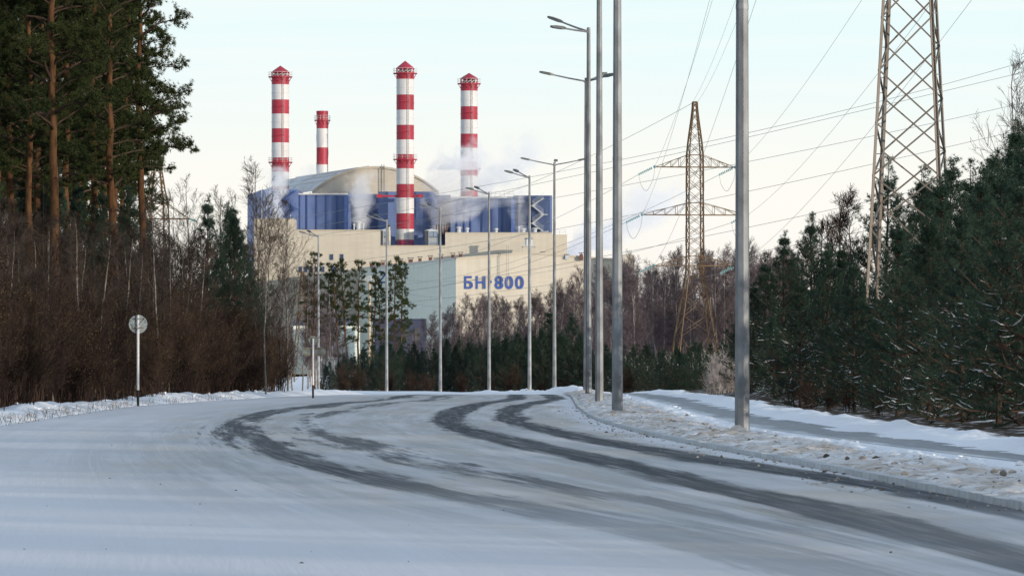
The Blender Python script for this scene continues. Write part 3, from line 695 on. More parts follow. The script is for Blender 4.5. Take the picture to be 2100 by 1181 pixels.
# glazed plant units on the terrace
for px0, px1 in ((779, 801), (871, 898.5)):
    Dd = PD + 4; x0, x1 = WX(px0, Dd), WX(px1, Dd)
    g = block(CF, 'cooling_unit', (px0, px1), 473, Dd, 8, dark_steel, ybot=506)
    zc0 = WZ(486, Dd); zt0 = WZ(473, Dd)
    def sub(a, b, ya, yb, nm, mm, dy=.15):
        o = block(None, nm, (a, b), ya, Dd - dy, dy - .01, mm, ybot=yb); o.parent = g; o.location = Vector(o.location) - Vector(g.location) - Vector(CF.location)
    left = px0 + (px1 - px0) * .30
    mid_ = (left + px1) / 2
    sub(left + 1, mid_ - .5, 475, 486, 'glass_panel', mat('unit_glass', (0.22, 0.28, 0.36), 0.2, spec=.5)); sub(mid_ + .5, px1 - 1, 475, 486, 'glass_panel', MATS['unit_glass'])
    for k in range(7): sub(left + .3, px1, 488.0 + k * 2.5, 489.6 + k * 2.5, 'louvre', pale_metal, .3)
    sub(left - .3, px1 + .2, 472.6, 474.6, 'frame_rail', pale_metal, .35); sub(left - .4, left + .6, 474.7, 505, 'frame_post', pale_metal, .32); sub(px1 - .6, px1 + .3, 474.7, 505, 'frame_post', pale_metal, .32)
    V = [(x0 - .3, Dd - .4, zt0 + .03), (x1 + .3, Dd - .4, zt0 + .03), (x1 + .3, Dd + 8, zt0 + .03), (x0 - .3, Dd + 8, zt0 + .03), ((x0 + x1) / 2, Dd - .4, zt0 + .9), ((x0 + x1) / 2, Dd + 8, zt0 + .9)]
    o = MB().add(V, [np.array([(0, 4, 5, 3), (4, 1, 2, 5)]), np.array([(0, 1, 4), (2, 3, 5)])]).build('gabled_top', pale_metal, None, loc=(x0, Dd, zt0)); child(o, RB); o.parent = g; o.location = Vector((x0, Dd, zt0)) - Vector(g.location) - Vector(CF.location)
roof_vent(CF, 798, 505, 463, 4.5, PD + 3, cream, dark_steel, 'flue_stack')
# lean-to hood and small boxes on the stepped roof behind the lettered wall
block(CF, 'roof_hatch', (1072, 1096), 505, PD - 40, 30, cream, ybot=540)
block(CF, 'hatch_roof', (1070, 1098), 503.4, PD - 41, 31, pale_metal, ybot=505)
for px in (1080, 1089): roof_vent(CF, px, 504, 489, 6, PD - 25, pale_metal, galv)
# --- turbine hall with the big letters
TD = 2500.0; FL = np.array([WX(935, TD), TD]); FR = np.array([WX(1301, TD + 14), TD + 14]); BL = np.array([WX(735, 2764), 2764.0])
BL2 = FL + (BL - FL) * 1.0; BR2 = FR + (BL2 - FL)
TH = tag(emp('turbine_hall', (FL[0], FL[1], GZ)), 'low gabled turbine hall lettered in blue with a grey green flank', 'building')
ze, zr = WZ(530, TD), WZ(517.5, TD); mid = FL + (FR - FL) * 0.40; zre = WZ(534, TD)
def loc3(p, z): return (p[0] - FL[0], p[1] - FL[1], z - GZ)
mb = MB(); V = [loc3(FL, GZ), loc3(FR, GZ), loc3(FR, zre), loc3(mid, zr), loc3(FL, ze)]
mb.add(V, [np.array([(0, 1, 2, 3)]), np.array([(0, 3, 4)])]); mb.build('front_wall', cream, TH)
mb = MB(); mb.add([loc3(BL2, GZ), loc3(FL, GZ), loc3(FL, ze), loc3(BL2, ze)], np.array([(0, 1, 2, 3)])); mb.build('flank_wall', grey_green, TH)
mb = MB(); mb.add([loc3(FR, GZ), loc3(BR2, GZ), loc3(BR2, zre), loc3(FR, zre)], np.array([(0, 1, 2, 3)])); mb.build('far_wall', cream, TH)
mb = MB(); mB_ = mid + (BL2 - FL)
mb.add([loc3(FL, ze), loc3(mid, zr), loc3(mB_, zr), loc3(BL2, ze), loc3(FR, zre), loc3(BR2, zre)], np.array([(0, 1, 2, 3), (1, 4, 5, 2)])); mb.build('roof', pale_metal, TH)
for a, b, za, zb_ in ((FL, mid, ze, zr), (mid, FR, zr, zre)):
    MB().bar(np.array(loc3(a, za)) + (0, -.3, 0), np.array(loc3(b, zb_)) + (0, -.3, 0), .5).build('roof_edge', cream_roof, TH)
MB().bar(np.array(loc3(FL, ze)), np.array(loc3(BL2, ze)), .45).build('roof_edge', white_paint, TH)
ft = bpy.data.curves.new('letters_tmp', 'FONT')
letter_m = mat('letter_blue', (0.045, 0.09, 0.30), 0.5, var=0.08)
for ch, x0, x1, y0, y1 in (('Б', 952, 970, 566, 592.5), ('Н', 975.5, 996, 566, 592.5), ('·', 1003, 1009, 575, 581), ('8', 1014.5, 1032.5, 566, 593), ('0', 1035.5, 1053, 566, 593), ('0', 1056.5, 1074.5, 566, 593)):
    cu = bpy.data.curves.new('letter', 'FONT'); cu.body = ch; cu.extrude = 0.02; cu.offset = 0.022; cu.resolution_u = 6
    tmp = bpy.data.objects.new('tmp', cu); COL.objects.link(tmp); bpy.context.view_layer.update()
    dg = bpy.context.evaluated_depsgraph_get(); me = bpy.data.meshes.new_from_object(tmp.evaluated_get(dg)); bpy.data.objects.remove(tmp)
    co = np.array([v.co for v in me.vertices]); lo, hi = co.min(0), co.max(0)
    fx = (x0 + x1) / 2; tpar = (WX(fx, TD + 3) - FL[0]) / (FR[0] - FL[0]); Dd = FL[1] + (FR[1] - FL[1]) * tpar - .35
    A, B = WX(x0, Dd), WX(x1, Dd); C, E = WZ(y1, Dd), WZ(y0, Dd)
    nv = np.stack([A + (co[:, 0] - lo[0]) / (hi[0] - lo[0]) * (B - A) - (A + B) / 2, (co[:, 2] - lo[2]) / max(1e-6, hi[2] - lo[2]) * -.3, C + (co[:, 1] - lo[1]) / (hi[1] - lo[1]) * (E - C) - C], -1)
    me.vertices.foreach_set('co', nv.astype(np.float32).ravel()); me.materials.clear(); me.materials.append(letter_m); me.update()
    o = link('letter', me, TH); o.location = ((A + B) / 2 - FL[0], Dd - FL[1], C - GZ)
for px, hh in ((751, 0), (775, 0), (811, 0), (831, 1), (850, 0), (871, 0), (893, 0), (917, 0), (941, 0)):   # brown vents along the flank's eave
    t = (935 - px) / 200.0; t = min(max(t, 0), 1)
    # find the point of the eave seen at that column
    lo_, hi_ = 0.0, 1.0
    for _ in range(30):
        q = (lo_ + hi_) / 2; p = FL + (BL2 - FL) * q; c = 1050 + p[0] / p[1] * F
        if c > px: lo_ = q
        else: hi_ = q
    p = FL + (BL2 - FL) * max(q, .01) + np.array([2.5, 1.0]); r = .75 if not hh else 1.0
    v = MB().box(-r, r, -r, r, -1.0, 2.1).build('roof_vent', brown_vent, TH); v.location = (p[0] - FL[0], p[1] - FL[1], ze - GZ)
    MB().box(-r - .5, r + .5, -r - .5, r + .5, 2.6, 2.85).bar((-r, 0, 2.0), (-r, 0, 2.7), .12).bar((r, 0, 2.0), (r, 0, 2.7), .12).build('vent_cap', dark_steel, v)
for px, py in ((1192, 528), (1000, 528), (1022, 524), (1113, 521), (1163, 526)):
    Dd = TD + 8; v = MB().box(-.8, .8, -.8, .8, -1.2, 1.5 if px == 1192 else .6).build('roof_vent', brown_vent if px == 1192 else pale_metal, TH); v.location = (WX(px, Dd) - FL[0], Dd - FL[1], WZ(py, Dd) - GZ)
    MB().box(-1.2, 1.2, -1.2, 1.2, 1.9 if px == 1192 else .8, 2.15 if px == 1192 else 1.0).bar((0, 0, .3), (0, 0, 2.0 if px == 1192 else .9), .3).build('vent_cap', dark_steel, v)
st = block(None, 'stair_tower', (1277, 1301), 522, TD - 4, 17.5, cream); child(st, TH)
bal = block(None, 'balcony', (1276, 1292), 547, TD - 6, 1.95, blue2, ybot=548.6); child(bal, TH)
a = W(1276, 565, TD - 4.3); b = W(1290, 549, TD - 5.5); child(MB().bar(a, b, .45).build('balcony_brace', blue2, None, loc=tuple(a)), TH)
railing_line(TH, W(1276, 547, TD - 5.9), W(1291, 547, TD - 5.9), 1.6, blue2, 1.0)
for px in (1038.5, 1042.5):   # ladder rails over the lettered wall
    child(MB().bar(W(px, 586, TD - .5), W(px, 503, TD - .5), .12).build('wall_ladder_rail', galv, None, loc=tuple(W(px, 586, TD - .5))), TH)
# blue stair on the flank
for i, (xa_, ya_, xb_, yb_) in enumerate(((778, 578, 790, 563), (790, 563, 778, 556), (776, 558, 788, 558), (776, 579, 790, 579))):
    a, b = W(xa_, ya_, 2640), W(xb_, yb_, 2640); child(MB().bar(a, b, .55).build('stair_flight', blue2, None, loc=tuple(a)), TH)
# --- small buildings at the plant's foot
LB = tag(emp('low_annex', (WX(660, 2350), 2350, GZ)), 'low pale annex with a strip of blue windows before the cream block', 'building')
block(LB, 'wall', (600, 735), 668, 2350, 25, grey_green)
block(LB, 'blue_band', (600, 720), 652, 2351, 20, mat('slate_paint', (0.09, 0.11, 0.16), 0.6), ybot=668)
for k in range(7): block(LB, 'window', (612 + k * 14, 622 + k * 14), 656, 2350.7, .28, window_m, ybot=666)
SB = tag(emp('switch_house', (WX(820, 2300), 2300, GZ)), 'squat dark blue switch house below the grey green flank', 'building')
navy = mat('navy_paint', (0.035, 0.045, 0.085), 0.6)
block(SB, 'wall', (768, 873), 655, 2300, 22, navy)
block(SB, 'parapet', (767, 874), 653.5, 2299.5, 23, navy, ybot=655)
for k in range(4): block(SB, 'door', (778 + k * 24, 790 + k * 24), 672, 2299.7, .28, dark_steel, ybot=700)
# beige water-mast with a ring platform among the pines
WM = emp('floodlight_mast', (WX(758, 1300), 1300, GZ)); r_ = 2.5 / F * 1300
zt = WZ(580, 1300) - GZ
MB().lathe([(r_ * 1.5, 0), (r_, zt * .6), (r_, zt)], 0, 0, 14).build('shaft', mat('beige_paint', (0.42, 0.33, 0.22), .7), WM, True)
pf = MB().lathe([(r_, zt), (r_ * 4.2, zt), (r_ * 4.2, zt + .25), (r_, zt + .25)], 0, 0, 16).build('platform', MATS['beige_paint'], WM)
railing(pf, r_ * 4.1, zt + .2, 1.25, white_paint, 10)
tag(WM, 'beige mast with a round railed platform rising among the far pines', 'mast')

# ------------------------------------------------------------------ steam
def steam(name, label, pa, pb, wa, wb, Dd, dens, seed, thick=None, cutoff=0.12, curl=0.0):
    """a plume from pixel pa (foot) to pb (head); wa, wb half widths in photo pixels; a domain whose density swells along its axis"""
    a, b = W(*pa, Dd), W(*pb, Dd); k = Dd / F
    H = (b - a)[2]; ra, rb = wa * k, wb * k
    hx = max(ra, rb) * 1.35; lean = (b[0] - a[0])
    x0 = min(0, lean) - hx; x1 = max(0, lean) + hx; ty = thick or hx
    o = MB().box(x0, x1, -ty, ty, -2.0, H + hx * .8).build(name, None, None)
    o.data.materials.clear(); o.location = tuple(a)
    m = bpy.data.materials.new('steam_' + str(seed)); m.use_nodes = True; t = m.node_tree; t.nodes.clear()
    tcn = N(t, 'ShaderNodeTexCoord'); sp = N(t, 'ShaderNodeSeparateXYZ'); t.links.new(tcn.outputs['Object'], sp.inputs[0])
    mpn = N(t, 'ShaderNodeMapping'); mpn.inputs['Location'].default_value = (seed * 13.1, seed * 7.7, seed * 3.3); t.links.new(tcn.outputs['Object'], mpn.inputs[0])
    n1 = N(t, 'ShaderNodeTexNoise'); n1.inputs['Scale'].default_value = 0.13; n1.inputs['Detail'].default_value = 6; n1.inputs['Roughness'].default_value = 0.62; n1.inputs['Distortion'].default_value = 0.6
    t.links.new(mpn.outputs[0], n1.inputs['Vector'])
    n2 = N(t, 'ShaderNodeTexNoise'); n2.inputs['Scale'].default_value = 0.035; n2.inputs['Detail'].default_value = 3
    t.links.new(mpn.outputs[0], n2.inputs['Vector'])
    s = mth(t, 'DIVIDE', sp.outputs['Z'], H)
    sc = N(t, 'ShaderNodeClamp'); t.links.new(s, sc.inputs[0])
    cx = mth(t, 'MULTIPLY', mth(t, 'POWER', sc.outputs[0], 1.3), lean)
    cx = mth(t, 'ADD', cx, mth(t, 'MULTIPLY', mth(t, 'SUBTRACT', n2.outputs['Fac'], 0.5), rb * 1.2))
    rad = mth(t, 'ADD', mth(t, 'MULTIPLY', sc.outputs[0], rb - ra), ra)
    dx = mth(t, 'DIVIDE', mth(t, 'SUBTRACT', sp.outputs['X'], cx), rad); dy = mth(t, 'DIVIDE', sp.outputs['Y'], mth(t, 'MINIMUM', rad, ty * .9))
    over = mth(t, 'MAXIMUM', mth(t, 'DIVIDE', mth(t, 'SUBTRACT', sp.outputs['Z'], H * .75), max(rb, H * .25) * 1.1), 0.0)
    r = mth(t, 'SQRT', mth(t, 'ADD', mth(t, 'ADD', mth(t, 'POWER', mth(t, 'ABSOLUTE', dx), 2.0), mth(t, 'POWER', mth(t, 'ABSOLUTE', dy), 2.0)), mth(t, 'POWER', over, 2.0)))
    v = mth(t, 'ADD', mth(t, 'SUBTRACT', 1.0, r), mth(t, 'MULTIPLY', mth(t, 'SUBTRACT', n1.outputs['Fac'], 0.5), 3.4))
    v = mth(t, 'SUBTRACT', v, cutoff)
    dn = rng_(t, v, -0.15, 0.6, 0, 1)
    dn = mth(t, 'MULTIPLY', dn, rng_(t, r, 1.25, 0.85, 0, 1))
    dn = mth(t, 'MULTIPLY', dn, rng_(t, sp.outputs['Z'], -1.5, 1.0, 0, 1))
    dn = mth(t, 'MULTIPLY', dn, mth(t, 'MULTIPLY', rng_(t, sc.outputs[0], 0.0, 1.0, 1.0, .5), dens * 2.6))
    pv = N(t, 'ShaderNodeVolumePrincipled'); pv.inputs['Color'].default_value = (0.97, 0.98, 1.0, 1); pv.inputs['Anisotropy'].default_value = 0.1
    t.links.new(dn, pv.inputs['Density'])
    ou = N(t, 'ShaderNodeOutputMaterial'); t.links.new(pv.outputs[0], ou.inputs['Volume'])
    o.data.materials.append(m)
    return tag(o, label, kind='stuff')
SD = 2790.0
steam('steam', 'white steam curling up past the zigzag stair', (566, 452), (568, 338), 22, 36, SD, 0.10, 1, thick=9)
steam('steam', 'white steam rising beside the tall chimney on the terrace', (738, 470), (756, 385), 16, 50, SD, 0.075, 2, thick=10)
steam('steam', 'thick steam cloud around the chimney foot', (905, 475), (955, 345), 24, 80, SD + 6, 0.12, 3, thick=16)
steam('steam', 'narrow steam column by the blue wall', (1069, 476), (1046, 342), 11, 44, SD, 0.08, 4, thick=10)
steam('steam', 'thin steam veil over the blue wall', (935, 455), (1010, 415), 34, 60, SD, 0.035, 5, thick=10)
steam('steam', 'drifting steam behind the reactor block', (985, 400), (1080, 322), 40, 66, SD + 160, 0.040, 6, thick=20)
steam('steam', 'low steam behind the turbine hall', (1155, 530), (1220, 490), 30, 56, SD + 60, 0.09, 7, thick=20)
steam('steam', 'drifting steam in the sky beyond the lamp posts', (1225, 510), (1345, 428), 44, 84, SD + 200, 0.05, 8, thick=20)
steam('steam', 'faint steam wisps beside the short chimney', (602, 388), (642, 356), 16, 32, SD + 160, 0.035, 9, thick=12)

# ------------------------------------------------------------------ lamp posts
head_me = None
def lamp_head(parent, p, d):
    global head_me
    if head_me is None:
        mb = MB()
        V = []; 
        for x, wd, zt_, zb_ in ((-.12, .05, .05, -.04), (0.05, .12, .075, -.06), (.45, .15, .07, -.05), (.62, .10, .045, -.03)):
            V += [(x, -wd, zb_), (x, wd, zb_), (x, wd * .8, zt_), (x, -wd * .8, zt_)]
        Fs = [(i * 4 + j, i * 4 + (j + 1) % 4, i * 4 + 4 + (j + 1) % 4, i * 4 + 4 + j) for i in range(3) for j in range(4)] + [(3, 2, 1, 0), (12, 13, 14, 15)]
        mb.add(V, np.array(Fs)); head_me = mesh('lamp_head', np.concatenate(mb.v), mb.f, lamp_m)
    o = link('lamp_head', head_me, parent); o.location = tuple(p)
    d = Vector(d).normalized(); o.rotation_euler = (0, -math.asin(d.z), math.atan2(d.y, d.x)); s = 1.0; o.scale = (s, s, s)
    return o
def lamp_post(px, ytop, Dd, w0, w1, arms, label, group, ybase=None, rot=0.2, hpole=None, joints=()):
    x = WX(px, Dd); z0 = max(gz(x, Dd), float(zp(Dd))) if ybase is None else WZ(ybase, Dd)
    root = emp('lamp_post', (x, Dd, z0)); H = (WZ(ytop, Dd) - z0) if hpole is None else hpole
    r0, r1 = w0 / 2, w1 / 2
    prof = [(r0, -0.5)] + [(r0 + (r1 - r0) * t, H * t) for t in (0, .25, .5, .75, 1)] + [(0.01, H)]
    p = MB().lathe(prof, 0, 0, 8).build('pole', galv, root); p.rotation_euler.z = rot
    for jz in joints:
        rr = r0 + (r1 - r0) * jz / H; c = MB().lathe([(rr * .98, jz - .05), (rr * 1.05, jz - .05), (rr * 1.05, jz + .05), (rr * .98, jz + .05)], 0, 0, 8).build('joint_collar', galv, root); c.rotation_euler.z = rot
    pl = MB().box(-w0 * .85, w0 * .85, -w0 * .85, w0 * .85, -.1, .035).build('base_plate', concrete, root); pl.rotation_euler.z = rot
    for dx, dy, rise in arms:
        a = np.array([0, 0, H - .25]); b = np.array([dx, dy, H - .25 + rise]); m1 = a + (b - a) * .08 + (0, 0, .06)
        arm = MB().add(*tubes(np.array([[a, m1, a + (b - a) * .5 + (0, 0, .02), b]]), np.array([[.055, .05, .045, .04]]), 6)).build('arm', galv, root)
        lamp_head(arm, b, b - m1)
    return tag(root, label, 'lamp post', group)
G1 = 'lamp posts along the road bend'
def two(k=1.0): return [(-1.30, -.9, .42), (-.85, 1.5, .58)]
# far ones round the bend, arms over the road
for px, yt, Dd, lb in ((653, 482, 555, 'lamp post beside the cluster of three road signs'), (793, 450, 520, 'double lamp post between the far pines and the dark switch house'),
                       (903, 427, 490, 'double lamp post seen before the corner of the grey green flank'), (1003, 394, 453, 'double lamp post standing before the big blue letters'),
                       (1086, 360, 418, 'double lamp post standing before the cream wall right of the letters')):
    lamp_post(px, yt, Dd, .30, .15, two(), lb, G1, joints=(8.0,))
lamp_post(1137, 333, 396, .30, .15, [(-1.75, 0, .42), (1.75, 0, .40), (.10, 2.2, .42)], 'triple lamp post with one arm to each side and one behind', G1, joints=(8.0,))
lamp_post(1202, 160, 286, .30, .16, [(-1.75, 0, .42), (.80, 2.0, .5), (.95, -.9, .28)], 'triple lamp post half hidden behind the double one on the verge', G1, joints=(8.0,))
lamp_post(1207, 57, 246, .29, .16, [(-1.22, .6, .55), (-1.10, -.7, .18)], 'tall double lamp post standing in line on the verge', G1, joints=(8.0,))
lamp_post(1229, 0, 189, .29, .16, two(), 'lamp post on the verge behind the post with snow piled at its plate', G1, ybase=829, hpole=16, joints=(8.2,))
lamp_post(1266, 0, 143, .285, .16, two(), 'galvanised lamp post with snow piled at its base plate', G1, ybase=852, hpole=16, joints=(6.45,))
lamp_post(1522, 0, 107, .285, .19, two(), 'thick octagonal lamp post nearest the young pines and footpath', G1, ybase=892, hpole=16, joints=(8.05,), rot=.17)
def heap(px, py, Dd, r, h, m, label):
    c = W(px, py, Dd); mb = MB(); seg = 14
    V = []
    for i, (k, zz) in enumerate(((1, -.08), (.75, .25), (.45, .7), (.15, 1.0))):
        for j in range(seg):
            a = 2 * math.pi * j / seg; q = 1 + .25 * (random.random() - .5); V.append((r * k * q * math.cos(a), r * k * q * math.sin(a), h * zz))
    Fs = np.array([(i * seg + j, i * seg + (j + 1) % seg, (i + 1) * seg + (j + 1) % seg, (i + 1) * seg + j) for i in range(3) for j in range(seg)])
    mb.add(V, [Fs, np.array([[3 * seg, 3 * seg + j, 3 * seg + j + 1] for j in range(1, seg - 1)])])
    o = mb.build('snow_heap', m, None, True); o.location = tuple(c); return tag(o, label, 'snow heap', 'snow heaps at lamp posts')
dirty_snow = mat('dirty_snow', (0.60, 0.56, 0.51), .9, var=.15, scale=6, bump=.4)
heap(1512, 893, 106.3, .26, .20, dirty_snow, 'sandy snow heap at the foot of the thick lamp post')
heap(1256, 853, 142.2, .20, .15, dirty_snow, 'snow heap on the left of the base plate of the lamp post')
heap(1277, 853, 142.2, .17, .10, dirty_snow, 'small snow heap on the right of the base plate of the lamp post')

# ------------------------------------------------------------------ road signs seen from behind
def disc(parent, name, cx, cz, r, m, y=-.03):
    o = MB().lathe([(0.005, -.012), (r, -.012), (r, .012), (0.005, .012)], 0, 0, 40).build(name, m, parent)
    o.rotation_euler = (math.pi / 2, 0, 0); o.location = (cx, y, cz); return o
def sign(px, ybase, Dd, ytop, label, parts):
    x = WX(px, Dd); z0 = WZ(ybase, Dd); H = WZ(ytop, Dd) - z0
    root = emp('road_sign', (x, Dd, z0))
    MB().lathe([(.042, .52), (.042, H), (.005, H)], 0, 0, 12).build('post', white_paint, root, True)
    MB().lathe([(.043, -.4), (.043, .52)], 0, 0, 12).build('post_foot', black_paint, root, True)
    parts(root, H, Dd); return tag(root, label, 'road sign', 'road signs seen from behind')
def s1(root, H, Dd):
    cz = H - .29; d_ = disc(root, 'sign_plate', 0, cz, .295, sign_back, .06)
    for dz in (.17, -.12):
        MB().box(-.19, .19, .028, .046, cz + dz - .018, cz + dz + .018).build('rail', rusty if dz < 0 else galv, root)
        MB().box(-.06, .06, -.05, .03, cz + dz - .022, cz + dz + .022).build('clamp', galv, root)
sign(283, 833, 181, 646, 'round road sign on a white post seen from behind', s1)
def s2(root, H, Dd):
    k = Dd / F
    for dx, dy, r, hex_ in ((0, 0, 9.5, 0), (-10.5, 23, 11, 1), (14.5, 23, 11.5, 1)):
        cz = H - (4 + dy) * k
        if not hex_: disc(root, 'sign_plate', dx * k, cz, r * k, sign_back2, .06)
        else: 
            R = r * k; pts = [(R * 1.02 * math.cos(a), R * .80 * math.sin(a)) for a in np.linspace(0, 2 * np.pi, 24, endpoint=False)]
            V = [(dx * k + a, y, cz + b) for y in (.05, .07) for a, b in pts]; n_ = len(pts)
            MB().add(V, [np.array([(i, (i + 1) % n_, n_ + (i + 1) % n_, n_ + i) for i in range(n_)]), np.array([[0, i, i + 1] for i in range(1, n_ - 1)] + [[n_, n_ + i + 1, n_ + i] for i in range(1, n_ - 1)])]).build('sign_plate', sign_back2, root)
        for dz in (.5, -.5): MB().box(dx * k - r * k * .75, dx * k + r * k * .75, .028, .045, cz + dz * r * k - .015, cz + dz * r * k + .015).build('rail', rusty, root)
    MB().bar((-10.5 * k, .03, H - 27 * k), (0, .03, H - 27 * k), .02).bar((0, .03, H - 27 * k), (14.5 * k, .03, H - 27 * k), .02).build('cross_bracket', galv, root)
sign(642, 816, 228, 694, 'cluster of three dull sign plates on a thin white post', s2)

# ------------------------------------------------------------------ lattice towers
unit = {}
def member(name, a, b, r, m, parent):
    """a steel angle drawn as a bar between two points; alike bars share one mesh"""
    a, b = Vector(a), Vector(b); k = (m.name, round(r, 3))
    if k not in unit:
        L = MB().box(-r, r, -r, -r * .55, 0, 1).box(-r, -r * .55, -r * .55, r, 0, 1)
        unit[k] = mesh(name, np.concatenate(L.v), L.f, m)
    o = link(name, unit[k], parent); dvec = b - a
    o.rotation_mode = 'QUATERNION'; o.rotation_quaternion = dvec.to_track_quat('Z', 'Y'); o.location = a; o.scale = (1, 1, dvec.length)
    return o
def tower(root, levels, yaw, rleg, rbr, m, mleg=None, arms=(), steps=None, ins=True, zig=False):
    mleg = mleg or m; c, s = math.cos(yaw), math.sin(yaw)
    def pt(x, y, z): return (c * x - s * y, s * x + c * y, z)
    corners = [(-1, -1), (1, -1), (1, 1), (-1, 1)]
    # legs: one per corner per straight run
    brk = [0] + [i for i in range(1, len(levels) - 1) if abs((levels[i + 1][1] - levels[i][1]) / (levels[i + 1][0] - levels[i][0]) - (levels[i][1] - levels[i - 1][1]) / (levels[i][0] - levels[i - 1][0])) > .004] + [len(levels) - 1]
    for sx, sy in corners:
        for i, j in zip(brk[:-1], brk[1:]):
            (z0, h0), (z1, h1) = levels[i], levels[j]; member('leg', pt(sx * h0, sy * h0, z0), pt(sx * h1, sy * h1, z1), rleg, mleg, root)
    if zig:   # wide crossed panels on the broad faces, staggered front to back, and a single zigzag up the sides
        for i in range(len(levels) - 1):
            for q in range(4):
                (ax, ay), (bx, by) = corners[q], corners[(q + 1) % 4]
                (z0, h0), (z1, h1) = levels[i], levels[i + 1]
                if q % 2 == 0:
                    if i % 2 != q // 2 or i + 2 >= len(levels): continue
                    z1, h1 = levels[i + 2]
                    member('brace', pt(ax * h0, ay * h0, z0), pt(bx * h1, by * h1, z1), rbr, m, root)
                    member('brace', pt(bx * h0, by * h0, z0), pt(ax * h1, ay * h1, z1), rbr, m, root)
                else:
                    if (i + q // 2) % 2: ax, ay, bx, by = bx, by, ax, ay
                    member('side_brace', pt(ax * h0, ay * h0, z0), pt(bx * h1, by * h1, z1), rbr * 1.3, m, root)
    for (z0, h0), (z1, h1) in zip(levels[:-1], levels[1:]):
        for q in range(0 if zig else 4):
            (ax, ay), (bx, by) = corners[q], corners[(q + 1) % 4]
            member('brace', pt(ax * h0, ay * h0, z0), pt(bx * h1, by * h1, z1), rbr, m, root)
            member('brace', pt(bx * h0, by * h0, z0), pt(ax * h1, ay * h1, z1), rbr, m, root)
    def hw(z):
        zs = [l[0] for l in levels]; return float(np.interp(z, zs, [l[1] for l in levels]))
    tips = []
    for z, half, rise in arms:
        h = hw(z); hr = hw(z + rise)
        for sx in (-1, 1):
            arm = emp('crossarm'); arm.parent = root; arm.location = (0, 0, 0)
            tip = np.array([sx * half, 0, z])
            for sy in (-1, 1):
                member('chord', pt(sx * h, sy * h, z), pt(*tip), rleg * .75, mleg, arm)
                member('chord', pt(sx * hr, sy * hr, z + rise), pt(*tip), rbr, m, arm)
                n_ = 3 if half > 4.2 else 0
                for k in range(1, n_ + 1):
                    t = k / (n_ + 1.0); p0 = np.array([sx * h, sy * h, z]); p1 = np.array([sx * hr, sy * hr, z + rise])
                    a = p0 + (tip - p0) * t; b = p1 + (tip - p1) * t; member('strut', pt(*a), pt(*b), rbr * .8, m, arm)
                    t2 = (k - 1) / (n_ + 1.0); a2 = p1 + (tip - p1) * t2; member('strut', pt(*a), pt(*a2), rbr * .8, m, arm)
            tips.append((sx, z, pt(*tip), arm))
        for q in range(4):
            (ax, ay), (bx, by) = corners[q], corners[(q + 1) % 4]
            member('collar', pt(ax * h, ay * h, z), pt(bx * h, by * h, z), rbr * 1.3, m, root); member('collar', pt(ax * hr, ay * hr, z + rise), pt(bx * hr, by * hr, z + rise), rbr, m, root)
    return tips, pt
ins_me = {}
def insulator(parent, a, b, r=0.13, n=9):
    a, b = Vector(a), Vector(b); L = (b - a).length; k = (round(L, 1), r, n)
    if k not in ins_me:
        prof = [(.02, 0)]
        for i in range(n):
            z = L * (i + .3) / n; prof += [(.03, z), (r, z + L / n * .15), (r * .8, z + L / n * .5), (.03, z + L / n * .55)]
        prof.append((.02, L)); q = MB().lathe(prof, 0, 0, 10); ins_me[k] = mesh('insulator', np.concatenate(q.v), q.f, glass_teal, smooth=True)
    o = link('insulator', ins_me[k], parent); d_ = b - a; o.rotation_mode = 'QUATERNION'; o.rotation_quaternion = d_.to_track_quat('Z', 'Y'); o.location = a
    return o
def catenary(a, b, sag, n=40):
    t = np.linspace(0, 1, n)[:, None]; p = np.array(a) * (1 - t) + np.array(b) * t; p[:, 2] -= (4 * sag * t * (1 - t))[:, 0]; return p
def cable(pts, r, label, group, name='power_cable'):
    pts = np.asarray(pts); r = np.full((1, len(pts)), r) if np.isscalar(r) else np.asarray(r)[None]
    o = MB().add(*tubes(pts[None], r, 4)).build(name, wire_m, None, True, loc=tuple(pts[0])); return tag(o, label, 'cable', group)
# the rusty anchor tower across the road
TWD = 677.0; tx = WX(1425, TWD); tg = float(zp(TWD)) - .3; k = TWD / F
zt_ = lambda y: WZ(y, TWD) - tg
LV = [(0.0, 3.45)] + [(zt_(y), h * k * .87) for y, h in ((690, 41), (648, 33.5), (609, 26.5), (578, 21.5), (558, 18.2), (546, 17.5), (525, 17.4), (504, 17.4), (483, 17.3), (462, 17.2), (441, 17.2), (416, 17), (392, 17), (368, 16.8), (343, 16.7), (318, 16.5), (293, 14), (270, 11), (250, 8.2), (232, 6), (222, 5), (210, 4.4))]
LV[0] = (0.0, 47 * k)
RT = emp('transmission_tower', (tx, TWD, tg)); yaw = math.radians(9)
tipsA, ptA = tower(RT, LV, yaw, .080, .030, rusty, rusty, [(zt_(545), 86 * k, zt_(525) - zt_(545)), (zt_(441), 110 * k, zt_(416) - zt_(441)), (zt_(343), 84 * k, zt_(318) - zt_(343))])
member('peak_bar', (-.3, 0, zt_(210)), (.3, 0, zt_(210)), .1, rusty, RT)
tag(RT, 'rusty lattice power tower with three pairs of arms rising from the wood', 'power tower', 'lattice power towers')
